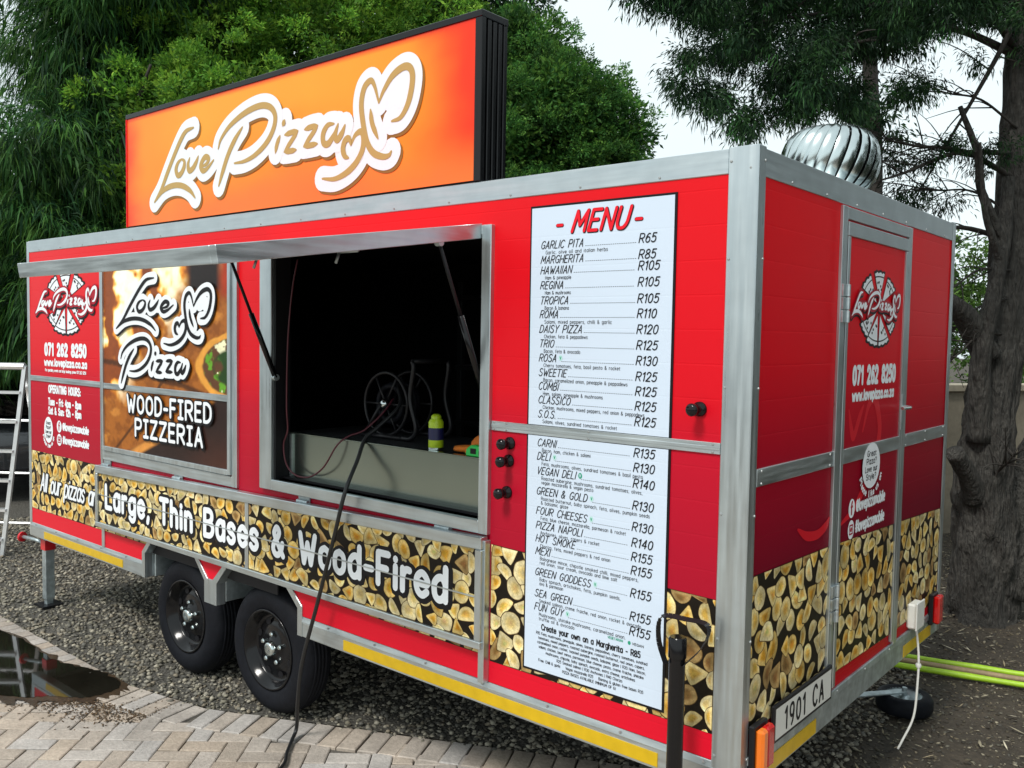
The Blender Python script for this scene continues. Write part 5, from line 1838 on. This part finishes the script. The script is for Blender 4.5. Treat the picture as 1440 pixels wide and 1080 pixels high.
def lad_pt(s, h, side):
    b = np.array([-6.957, .40, 0])
    top = np.array([-6.90, .58, 1.617])
    w = (1 - .22 * h) * .52
    c0 = b + (top - b) * h - rx * (1 - s) * w
    if side:
        c0 = c0 + fw * (1 - h) * .75
        c0[2] = max(c0[2], 0)
    return c0


for side in (0, 1):
    for s in (0, 1):
        mb = MB()
        mb.tube([lad_pt(s, 0, side), lad_pt(s, 1.0, side)], .022, 'ladder_alu', 4)
        put('rail', mb, t)
    for k in range(6):
        h = .08 + .155 * k
        if side and k % 2:
            continue
        mb = MB()
        a, b = lad_pt(0, h, side), lad_pt(1, h, side)
        if side:
            mb.tube([a, b], .012, 'ladder_alu', 6)
        else:
            z = a[2]
            q = [a - fw * .035, b - fw * .035, b + fw * .035, a + fw * .035]
            mb.add([*q, *[p + np.array((0, 0, .022)) for p in q]], [(3, 2, 1, 0), (4, 5, 6, 7), (0, 1, 5, 4), (1, 2, 6, 5), (2, 3, 7, 6), (3, 0, 4, 7)], 'ladder_alu')
        put('step' if not side else 'brace', mb, t)
mb = MB()
a, b = lad_pt(0, 1, 0), lad_pt(1, 1, 0)
mb.tube([a, b], .03, 'ladder_alu', 8)
put('top_cap', mb, t)

# ================================================================== TREES, WALL, CAR


def spot(u, v, t):
    return CAM + t * (CF + CR * (u - 720) / FPX - CU * (v - 540) / FPX)


mat('leaf', attr=True, rough=0.6, spec=0.2)
_t = MATS['leaf'].node_tree                            # leaves let some light through
_b = _t.nodes['Principled BSDF']
_tr = _t.nodes.new('ShaderNodeBsdfTranslucent')
_mx = _t.nodes.new('ShaderNodeMixShader')
_mx.inputs[0].default_value = 0.35
_t.links.new(_b.inputs['Base Color'].links[0].from_socket, _tr.inputs['Color'])
_t.links.new(_b.outputs[0], _mx.inputs[1])
_t.links.new(_tr.outputs[0], _mx.inputs[2])
_t.links.new(_mx.outputs[0], _t.nodes['Material Output'].inputs['Surface'])
mat('bark', (0.070, 0.066, 0.058), 0.9, noise=[(6, 0.4), (28, 0.5)], bump3=((52, 52, 9), 1.0))
mat('bark_dark', (0.040, 0.035, 0.030), 0.9, noise=[(20, 0.4)], bump=(40, 0.8))


def unit(a):
    return a / (np.linalg.norm(a, axis=-1, keepdims=True) + 1e-9)


def blades(P, D, Ln, Wd, rg, col, droop=0.0):
    """leaf blades as bent diamonds: 5 vertices, 1 quad + 1 triangle folded into two quads"""
    n = len(P)
    S_ = unit(np.cross(D, rg.normal(size=(n, 3))))
    Ln = Ln[:, None]
    Wd = Wd[:, None]
    mid = P + D * Ln * .5 + S_ * 0
    g = np.array([0, 0, -1.0]) * droop
    tip = P + D * Ln + g * Ln
    V = np.stack([P, mid + S_ * Wd + g * Ln * .2, tip, mid - S_ * Wd + g * Ln * .2], 1).reshape(-1, 3)
    F = np.arange(n * 4).reshape(-1, 4)
    return V, F, np.repeat(col, 4, 0)


def sprays(C, Nrm, rg, per, rad, ln, wd, fan, cols, droop=0.0, up=.3, jit=.5):
    """around each clump centre, 'per' twigs pointing outwards, each a fan of blades"""
    n = len(C)
    D = unit(rg.normal(size=(n, per, 3)) + Nrm[:, None] * 1.1 + np.array([0, 0, up]))
    R_ = rad * rg.uniform(.35, 1.0, (n, per, 1))
    P = C[:, None] + D * R_ * np.array([1, 1, .75])
    tone = rg.uniform(.38, 1.3, (n, 1, 1)) * rg.uniform(.75, 1.2, (n, per, 1))
    base = np.array(cols)[rg.integers(0, len(cols), (n, per))] * tone
    P = np.repeat(P.reshape(-1, 3), fan, 0)
    Dm = np.repeat(D.reshape(-1, 3), fan, 0)
    Dm = unit(Dm + rg.normal(size=Dm.shape) * .55 + np.array([0, 0, -droop]))
    m = len(P)
    P = P + rg.normal(size=(m, 3)) * jit * ln
    return blades(P, Dm, ln * rg.uniform(.6, 1.25, m), wd * rg.uniform(.7, 1.2, m), rg, np.repeat(base.reshape(-1, 3), fan, 0), droop)


def merge(parts):
    V, F, Cc, o = [], [], [], 0
    for v, f, c in parts:
        V.append(v)
        F.append(f + o)
        Cc.append(c)
        o += len(v)
    return np.vstack(V), np.vstack(F), np.vstack(Cc)


def shell(rg, ells, n, inner=.72):
    """points near the outer surface of a union of ellipsoids, with outward normals"""
    out, nn = [], []
    E_ = [(np.array(c), np.array(r)) for c, r in ells]
    wts = np.array([r[0] * r[1] + r[1] * r[2] + r[0] * r[2] for _, r in E_])
    cnt = rg.multinomial(n, wts / wts.sum())
    for (c, r), k in zip(E_, cnt):
        d = unit(rg.normal(size=(k, 3)))
        p = c + d * r * rg.uniform(inner, 1.04, (k, 1))
        ok = np.ones(k, bool)
        for (c2, r2) in E_:
            if c2 is not c:
                ok &= (((p - c2) / r2) ** 2).sum(1) > .55
        out.append(p[ok])
        nn.append(unit(d / r)[ok])
    return np.vstack(out), np.vstack(nn)


def tree(name, label, base, trunk_pts, trunk_r, limbs, leafparts, group=None, bark='bark_dark', cat='tree'):
    t = empty(name, tuple(base), label, cat, group)
    mb = MB()
    mb.tube(cat_rom(trunk_pts, 5), np.interp(np.linspace(0, 1, (len(trunk_pts) - 1) * 5 + 1), np.linspace(0, 1, len(trunk_r)), trunk_r), bark, 12)
    tr = put('trunk', mb, t, smooth=True)
    if limbs:
        mb = MB()
        for pts, r0, r1 in limbs:
            q = cat_rom(pts, 5)
            mb.tube(q, np.linspace(r0, r1, len(q)), bark, 6)
        put('limbs', mb, t, smooth=True)
    V, F, Cc = merge(leafparts)
    put('crown', big_mesh('crown', V, F, 'leaf', Cc), t)
    return t


rg = np.random.default_rng(5)
CY = [(.12, .30, .034), (.18, .38, .042), (.070, .185, .028), (.24, .42, .045)]
CA = [(.036, .118, .030), (.052, .155, .034), (.085, .205, .038), (.016, .060, .022)]
CD = [(.016, .046, .020), (.024, .064, .022), (.032, .082, .024), (.012, .034, .016)]
BU = [(.055, .170, .034), (.085, .220, .040), (.034, .110, .026), (.120, .255, .042)]


def crown(ells, n, rad, per, ln, wd, fan, cols, droop=0., up=.3, core=.5, jit=.4, corel=(.085, .016)):
    P, N = shell(rg, ells, n)
    parts = [sprays(P, N, rg, per, rad, ln, wd, fan, cols, droop, up, jit)]
    # leaves deeper inside, so that the crown is not hollow
    k = int(n * core)
    P, N = shell(rg, [(c, tuple(.72 * x for x in r)) for c, r in ells], k, .3)
    parts.append(sprays(P, N, rg, max(4, per // 3), rad * 1.2, corel[0], corel[1], 13, cols, droop, up, .8))
    return parts


# drooping she-oak at the trailer's front end
e = [(spot(135, 60, 10.2), (.85, .9, .8)), (spot(190, -50, 10.2), (1.1, 1.2, .9)), (spot(70, 255, 9.8), (.95, .9, .85)), (spot(90, 400, 9.8), (.95, .9, 1.0)), (spot(150, 250, 10.2), (.75, .8, 1.1)), (spot(-60, 420, 10.0), (.9, .8, 1.0))]
b = np.array((-9.0, 2.1, 0))
tree('she_oak_tree', 'drooping dark green needle-leaved tree beyond the trailer front end', b, [b, b + (0.1, 0, 1.5), b + (.2, .1, 3.5), b + (.2, .2, 6.2)], [.20, .17, .13, .04],
     [([b + (.1, 0, 1.6), b + (.6, -.4, 2.4), b + (.9, -.7, 2.9)], .06, .015), ([b + (.15, 0, 2.4), b + (-.4, -.3, 3.2), b + (-.9, -.5, 3.6)], .06, .015), ([b + (.2, 0, 3.2), b + (.8, .1, 4.2), b + (1.2, .1, 4.7)], .06, .015)],
     crown(e, 520, .32, 20, .17, .0055, 8, CA, droop=.62, up=-.1, core=1.0, jit=.22, corel=(.2, .014)))
# cypress behind the sign: layered bright sprays
e = [(spot(310, 175, 9.9), (1.15, 1.0, .85)), (spot(300, 60, 10.6), (1.0, 1.0, .7)), (spot(420, 60, 11.2), (1.5, 1.3, 1.15)), (spot(225, 270, 9.8), (.55, .7, .8)), (spot(560, 60, 11.6), (1.4, 1.3, 1.3)), (spot(420, 260, 11.6), (1.5, 1.2, 1.3)), (spot(300, -60, 11.8), (1.5, 1.3, 1.1)), (spot(195, 150, 9.8), (.45, .6, .4))]
b = np.array((-8.1, 4.4, 0))
tree('cypress_tree', 'bright green layered cypress rising behind the orange sign', b, [b, b + (0, 0, 2), b + (.1, .1, 4), b + (.2, .2, 6.2)], [.24, .2, .14, .04],
     [([b + (0, 0, 2.2), b + (-.8, -.6, 3.0), b + (-1.3, -1.2, 3.3)], .07, .015), ([b + (0, 0, 3), b + (.8, -.6, 4.0), b + (1.4, -.8, 4.6)], .07, .015)],
     crown(e, 560, .21, 44, .046, .0085, 8, CY, up=.45, core=1.1))
e = [(spot(620, 10, 12.2), (1.0, 1.1, 1.0)), (spot(715, -20, 12.2), (.35, .5, .4)), (spot(560, -80, 12.6), (1.7, 1.4, 1.2)), (spot(450, -110, 12.6), (1.4, 1.2, 1.0))]
b = np.array((-7.9, 6.4, 0))
tree('cypress_tree', 'tall darker cypress standing behind the bright cypress', b, [b, b + (0, 0, 2.5), b + (.3, .1, 5), b + (.4, .2, 7)], [.22, .2, .14, .04], [],
     crown(e, 300, .32, 24, .065, .011, 8, CD, up=.3, core=1.3), group=None)
# rounded bush tree to the right of the sign
e = [(spot(745, 85, 10.5), (.48, .6, .55)), (spot(800, 150, 10.2), (.62, .7, .55)), (spot(868, 178, 10.2), (.36, .5, .32)), (spot(740, 200, 10.3), (.8, .8, .9)), (spot(835, 235, 10.2), (.52, .6, .42)), (spot(700, 120, 10.8), (.6, .7, .8)), (spot(780, 330, 10.4), (1.0, .9, .9))]
b = np.array((-5.0, 5.8, 0))
tree('juniper_tree', 'rounded dense green juniper to the right of the roof sign', b, [b, b + (0, 0, 2), b + (.1, 0, 3.5), b + (.1, 0, 4.8)], [.2, .17, .12, .04], [],
     crown(e, 640, .19, 34, .040, .0072, 8, BU, up=.3, core=.9))
# low foliage closing the view between the she-oak and the trailer
for (u, v, t_, r, lab, cl) in ((10, 480, 13.5, (1.3, 1.1, 1.0), 'dark shrub behind the parked car', CD), (215, 360, 12.5, (1.5, 1.2, 1.6), 'dark hedge shrub behind the trailer front corner', CD),
                               (560, 330, 13.0, (1.9, 1.4, 1.6), 'dark hedge shrub behind the middle of the trailer roof', CD)):
    c = spot(u, v, t_)
    b = np.array((c[0], c[1], 0))
    tree('shrub', lab, b, [b, b + (0, 0, .6), b + (.05, .02, c[2])], [.08, .07, .03], [], crown([(c, r), (c - (0, 0, r[2] * .9), r)], 200, .32, 16, .085, .017, 7, cl, core=1.4, corel=(.2, .05)), cat='shrub')

# big cedar at the rear of the trailer
t = empty('cedar_tree', tuple(spot(1380, 885, 6.4) * (1, 1, 0)), 'large dark cedar with forked rough trunk and branches over the trailer roof', 'tree')


def rough_trunk(pts, rad, seed, sides=64, rough=.22):
    q = cat_rom(pts, 10)
    rr = np.interp(np.linspace(0, 1, len(q)), np.linspace(0, 1, len(rad)), rad)
    mb = MB()
    mb.tube(q, rr, 'bark', sides)
    V = np.array(mb.v)
    n = len(q)
    out = V.reshape(n, sides, 3)
    ctr = np.array(q)[:, None]
    k, i = np.meshgrid(np.arange(sides), np.arange(n))
    rid = fbm(k / sides * 12 % 12 + 20, i * .22 + 5, seed, 4)
    rid = rid + .5 * (abs(vnoise(k / sides * 24, i * .35, seed + 9) - .5) * 2 - .5)
    flute = .5 * np.cos(k / sides * 2 * math.pi * 3 + seed)[..., None] * np.exp(-i / n * 5)[..., None]
    out = ctr + (out - ctr) * (1 + rough * (rid[..., None] - .5) * 2 + rough * flute)
    mb.v = [tuple(p) for p in out.reshape(-1, 3)]
    return mb


tp = [spot(1372, 905, 6.45), spot(1378, 860, 6.45), spot(1384, 760, 6.42), spot(1384, 650, 6.4), spot(1402, 520, 6.4), spot(1424, 340, 6.45), spot(1436, 100, 6.5), spot(1446, -150, 6.6), spot(1450, -420, 6.7)]
put('trunk', rough_trunk(tp, [.36, .255, .215, .185, .15, .13, .115, .09, .05], 4), t, smooth=True)
put('trunk', rough_trunk([spot(1400, 830, 6.5), spot(1440, 730, 6.5), spot(1492, 600, 6.55), spot(1550, 400, 6.6), spot(1590, 150, 6.7), spot(1610, -150, 6.8)], [.22, .19, .17, .15, .12, .07], 12), t, smooth=True)
for pts, r in (([(1372, 700, 6.30), (1362, 670, 6.2), (1342, 636, 6.08)], [.085, .07, .062]),
               ([(1388, 500, 6.3), (1362, 452, 6.2), (1335, 428, 6.1), (1290, 400, 5.9)], [.10, .085, .075, .055]),
               ([(1376, 620, 6.28), (1380, 500, 6.2), (1400, 400, 6.2), (1412, 330, 6.25), (1418, 250, 6.3)], [.08, .065, .055, .05, .04]),
               ([(1410, 340, 6.25), (1388, 290, 6.2), (1378, 260, 6.15), (1374, 215, 6.1), (1350, 150, 6.0)], [.04, .034, .028, .024, .016]),
               ([(1408, 370, 6.2), (1394, 330, 6.15), (1384, 290, 6.1), (1378, 200, 6.05)], [.03, .026, .02, .01])):
    put('limb', rough_trunk([spot(*p) for p in pts], r, 3, 14, .10), t, smooth=True)
poly = [(925, -30), (935, 5), (985, 25), (960, 85), (955, 120), (995, 150), (1030, 182), (1070, 165), (1110, 170), (1160, 150), (1205, 158), (1240, 165), (1300, 120), (1350, 90), (1450, 100), (1500, -30)]


def in_poly(x, y):
    c = False
    n = len(poly)
    for i in range(n):
        x1, y1 = poly[i]
        x2, y2 = poly[(i + 1) % n]
        if (y1 > y) != (y2 > y) and x < (x2 - x1) * (y - y1) / (y2 - y1) + x1:
            c = not c
    return c


rl = random.Random(21)
cent = []
while len(cent) < 520:
    u, v = rl.uniform(890, 1500), rl.uniform(-160, 260)
    if v < 0 or in_poly(u, v):
        g = vnoise(np.array([u / 62.]), np.array([v / 44.]), 77)[0]
        if g < (.53 if v > 80 else .42):
            continue
        cent.append(spot(u, v, rl.uniform(4.9, 6.9) if u > 1000 else rl.uniform(5.0, 5.9)))
for (u0, v0, u1, v1, n) in ((1240, 195, 1420, 235, 10), (1240, 300, 1340, 280, 6), (1245, 250, 1330, 300, 5)):
    for k in range(n):
        cent.append(spot(rl.uniform(u0, u1), rl.uniform(min(v0, v1), max(v0, v1)), 6.2))
cent = np.array(cent)
nrm = unit(np.column_stack([rg.normal(size=(len(cent), 2)) * .6, np.full(len(cent), -.25)]))
parts = [sprays(cent, nrm, rg, 17, .14, .042, .0046, 12, CD, droop=.3, up=-.1, jit=.65), sprays(cent, nrm, rg, 7, .19, .042, .0042, 10, CA[:1] + CD, droop=.5, up=-.2, jit=.7)]
V, F, Cc = merge(parts)
put('crown', big_mesh('crown', V, F, 'leaf', Cc), t)
roots = [np.array(p) for p in cat_rom([spot(1432, 160, 6.5), spot(1438, 0, 6.5), spot(1446, -150, 6.6), spot(1450, -300, 6.65)], 6)]
for i in range(34):
    mb = MB()
    c = cent[rl.randrange(len(cent))]
    r0 = roots[rl.randrange(len(roots))]
    m1 = r0 * .6 + c * .4 + np.array((rl.uniform(-.1, .1), rl.uniform(-.1, .1), rl.uniform(.05, .3)))
    q = cat_rom([r0, m1, c + (0, 0, .03)], 7)
    mb.tube(q, np.linspace(.032, .006, len(q)), 'bark_dark', 6)
    for _ in range(7):
        j = rl.randrange(5, len(q))
        d = np.array((rl.uniform(-1, 1), rl.uniform(-1, 1), rl.uniform(-.7, .25)))
        d = d / np.linalg.norm(d) * rl.uniform(.2, .55)
        mb.tube(cat_rom([q[j], q[j] + d * .5 + (0, 0, .03), q[j] + d], 3), np.linspace(.007, .002, 7), 'bark_dark', 4)
    put('branch', mb, t, smooth=True)
# bare twiggy branches below the crown
for (a, b_) in (((1425, 250, 6.4), (1240, 195, 6.0)), ((1424, 340, 6.4), (1235, 330, 5.9)), ((1420, 215, 6.4), (1215, 260, 5.9)), ((1422, 300, 6.4), (1280, 262, 6.1)), ((1415, 420, 6.3), (1300, 500, 6.2)),
                ((1430, 180, 6.4), (1300, 120, 6.2)), ((1408, 470, 6.3), (1330, 510, 6.1)), ((1420, 380, 6.3), (1310, 420, 6.0)), ((1390, 700, 6.3), (1425, 640, 6.0))):
    mb = MB()
    a, b2 = spot(*a), spot(*b_)
    q = cat_rom([a, a * .6 + b2 * .4 + (0, 0, .08), a * .25 + b2 * .75 + (0, 0, .02), b2], 6)
    big = b_[0] < 1250
    mb.tube(q, np.linspace(.022 if big else .010, .004, len(q)), 'bark_dark', 6)
    for _ in range(16):
        j = rl.randrange(3, len(q))
        d = unit(b2 - a) * rl.uniform(.1, .5) + np.array((rl.uniform(-.3, .3), rl.uniform(-.3, .3), rl.uniform(-.28, .22)))
        e1 = q[j] + d * .8
        mb.tube(cat_rom([q[j], q[j] + d * .4 + (0, 0, .03), e1], 3), np.linspace(.0055, .0018, 7), 'bark_dark', 4)
    put('branch', mb, t, smooth=True)
# slim dark stem standing behind the roof turbine
t = empty('slim_tree', tuple(spot(1232, 300, 9.0) * (1, 1, 0)), 'slim dark tree stem standing behind the roof turbine vent', 'tree')
c0 = spot(1228, 300, 9.0)
mb = MB()
mb.tube(cat_rom([(c0[0], c0[1], 0), (c0[0], c0[1], 2), spot(1228, 230, 9.0), spot(1224, 120, 9.0), spot(1222, 0, 9.0), spot(1222, -120, 9)], 6), np.linspace(.12, .05, 31), 'bark_dark', 12)
put('trunk', mb, t, smooth=True)
cc = np.array([spot(rl.uniform(1195, 1260), rl.uniform(-100, 185), 9 + rl.uniform(-.4, .4)) for _ in range(26)])
V, F, Cc = sprays(cc, unit(rg.normal(size=cc.shape)), rg, 16, .22, .08, .012, 8, CD, droop=.4)
put('crown', big_mesh('crown', V, F, 'leaf', Cc), t)
# sunlit trees beyond the wall
LG = [(.075, .165, .028), (.10, .20, .035), (.055, .130, .026), (.12, .21, .05)]
for (u, v, t_, r, lab) in ((1330, 380, 14, (.75, .8, .7), 'light green leafy tree beyond the wall, seen past the trailer corner'), (1410, 470, 13.4, (1.0, .9, .9), 'light green leafy tree beyond the wall, behind the cedar trunk'),
                           (1500, 400, 14.5, (1.2, 1.0, 1.2), 'light green leafy tree beyond the wall, right of the cedar')):
    c = spot(u, v, t_)
    b = np.array((c[0], c[1], 0))
    tree('leafy_tree', lab, b, [b, b + (0, 0, 1), b + (.1, .1, c[2])], [.12, .10, .04], [], crown([(c, r), (c - (.1, 0, r[2] * .9), r), (c + (.5, .1, -.5), r)], 150, .28, 13, .055, .019, 7, LG, up=.2), group=None)

# unseen trees added on the right to darken the trailer's end wall and rails
for (x, y, h, lab) in ((5.6, 1.2, 3.4, 'broad dark unseen tree added to shade the trailer end, nearest the paving'), (3.0, 7.0, 5.0, 'broad dark unseen tree added to shade the trailer end, beside the wall'), (5.0, 4.4, 4.6, 'broad dark unseen tree added to shade the trailer end, between two others')):
    b = np.array((x, y, 0.))
    e = [(b + (0, 0, h * .62), (1.6, 1.5, h * .42)), (b + (.3, .8, h * .95), (1.3, 1.3, h * .4)), (b + (-.2, -.8, h * .8), (1.2, 1.2, h * .45)), (b + (0, 0, h * .25), (1.4, 1.4, h * .3))]
    tree('unseen_shading_tree', lab, b, [b, b + (0, 0, 1), b + (.1, .1, h)], [.2, .17, .05], [], crown(e, 260, .42, 12, .16, .035, 7, CD))

# garden wall behind the cedar
mat('plaster', (0.30, 0.26, 0.195), 0.85, noise=[(2, 0.25), (25, 0.15)], bump=(60, 0.2))
a, b_ = spot(1300, 545, 9.0), spot(1500, 552, 9.6)
d = (b_ - a)[:2]
d = d / np.linalg.norm(d)
n = np.array([-d[1], d[0]])
p0, p1 = a[:2] - d * 1.2, a[:2] + d * 9
t = empty('garden_wall', (float(p0[0] + p1[0]) / 2, float(p0[1] + p1[1]) / 2, 0), 'plastered tan garden wall with a pale coping behind the cedar', 'wall')
mb = MB()
zt = float(a[2]) - .04


def wallbox(mb, o0, o1, z0, z1, m):
    q = [p0 + n * o0, p1 + n * o0, p1 + n * o1, p0 + n * o1]
    mb.add([(*x, z0) for x in q] + [(*x, z1) for x in q], [(0, 3, 2, 1), (4, 5, 6, 7), (0, 1, 5, 4), (1, 2, 6, 5), (2, 3, 7, 6), (3, 0, 4, 7)], m)


wallbox(mb, 0, .2, -.01, zt, 'plaster')
put('wall', mb, t)
mat('coping', (0.42, 0.37, 0.28), 0.8, noise=[(10, 0.2)])
mb = MB()
wallbox(mb, -.04, .24, zt, zt + .07, 'coping')
put('coping', mb, t, bevel=.006)

# dark parked car beyond the ladder
mat('car_paint', (0.018, 0.020, 0.025), 0.18, coat=0.8, metal=.2)
mat('car_glass', (0.012, 0.014, 0.016), 0.05, spec=.7)
mat('car_grey', (0.16, 0.17, 0.18), 0.4, .4)
CC = np.array((-11.1, 2.35, 0))
cang = math.radians(-22)
t = empty('parked_car', tuple(CC), 'dark parked hatchback car behind the step ladder', 'car')
cx_, sx_ = math.cos(cang), math.sin(cang)


def car_loft(sections, m, mb):
    """sections: (x, half width low, half width high, z list)"""
    vs, fs = [], []
    k = len(sections[0][1])
    for x, ring in sections:
        for (y, z) in ring:
            vs.append((CC[0] + x * cx_ - y * sx_, CC[1] + x * sx_ + y * cx_, z))
    for i in range(len(sections) - 1):
        for j in range(k):
            fs.append((i * k + j, i * k + (j + 1) % k, (i + 1) * k + (j + 1) % k, (i + 1) * k + j))
    fs.append(tuple(range(k))[::-1])
    fs.append(tuple(range((len(sections) - 1) * k, len(sections) * k)))
    mb.add(vs, fs, m)


def ring(w, z0, z1, w2=None):
    w2 = w2 or w * .94
    return [(-w * .92, z0), (w * .92, z0), (w, z0 + .18), (w, z0 + (z1 - z0) * .6), (w2, z1 - .03), (w2 * .9, z1), (-w2 * .9, z1), (-w2, z1 - .03), (-w, z0 + (z1 - z0) * .6), (-w, z0 + .18)]


mb = MB()
car_loft([(-2.0, ring(.70, .34, .78)), (-1.9, ring(.80, .26, .86)), (-1.2, ring(.84, .22, .94)), (-.6, ring(.85, .22, .98)), (.6, ring(.85, .22, .98)), (1.5, ring(.84, .24, .96)), (1.9, ring(.80, .28, .90)), (2.0, ring(.72, .36, .78))], 'car_paint', mb)
put('body', mb, t, bevel=.02, autosmooth=True)
mb = MB()
car_loft([(-.95, ring(.74, .93, .98)), (-.25, ring(.73, .94, 1.40, .58)), (.9, ring(.73, .94, 1.43, .60)), (1.5, ring(.73, .94, 1.34, .60)), (1.82, ring(.72, .92, .98))], 'car_glass', mb)
put('cabin_glass', mb, t, bevel=.02, autosmooth=True)
mb = MB()
car_loft([(-.25, ring(.60, 1.385, 1.425)), (.5, ring(.61, 1.40, 1.455)), (1.5, ring(.61, 1.345, 1.385))], 'car_paint', mb)
put('roof', mb, t, bevel=.01)
for (x, y) in ((-1.3, -.80), (1.25, -.80), (-1.3, .80), (1.25, .80)):
    o = (CC[0] + x * cx_ - y * sx_, CC[1] + x * sx_ + y * cx_, .31)
    s_ = 1 if y > 0 else -1
    ax = (-sx_ * s_, cx_ * s_, 0)
    mb = MB()
    mb.lathe([(.0, .07), (.20, .07), (.21, .08), (.29, .08), (.31, .05), (.31, -.10), (0, -.10)], o, ax, 'rubber', 28)
    w_ = put('wheel', mb, t, smooth=False)
    mb = MB()
    mb.lathe([(.0, .085), (.06, .09), (.19, .082), (.20, .07)], o, ax, 'car_grey', 20)
    put('rim', mb, w_, smooth=True)
for y in (-.58, .58):
    for x, m, nm in ((1.955, 'red_lens', 'tail_light'), (-1.955, 'chrome', 'headlight')):
        mb = MB()
        sg = 1 if x > 0 else -1
        q = [(x - .05 * sg, y - .14, .66), (x + .035 * sg, y - .14, .66), (x + .035 * sg, y + .14, .66), (x - .05 * sg, y + .14, .66)]
        vs = [(CC[0] + a * cx_ - b * sx_, CC[1] + a * sx_ + b * cx_, z + dz) for dz in (0, .12) for (a, b, z) in q]
        mb.add(vs, [(0, 3, 2, 1), (4, 5, 6, 7), (0, 1, 5, 4), (1, 2, 6, 5), (2, 3, 7, 6), (3, 0, 4, 7)], m)
        put(nm, mb, t, bevel=.01)
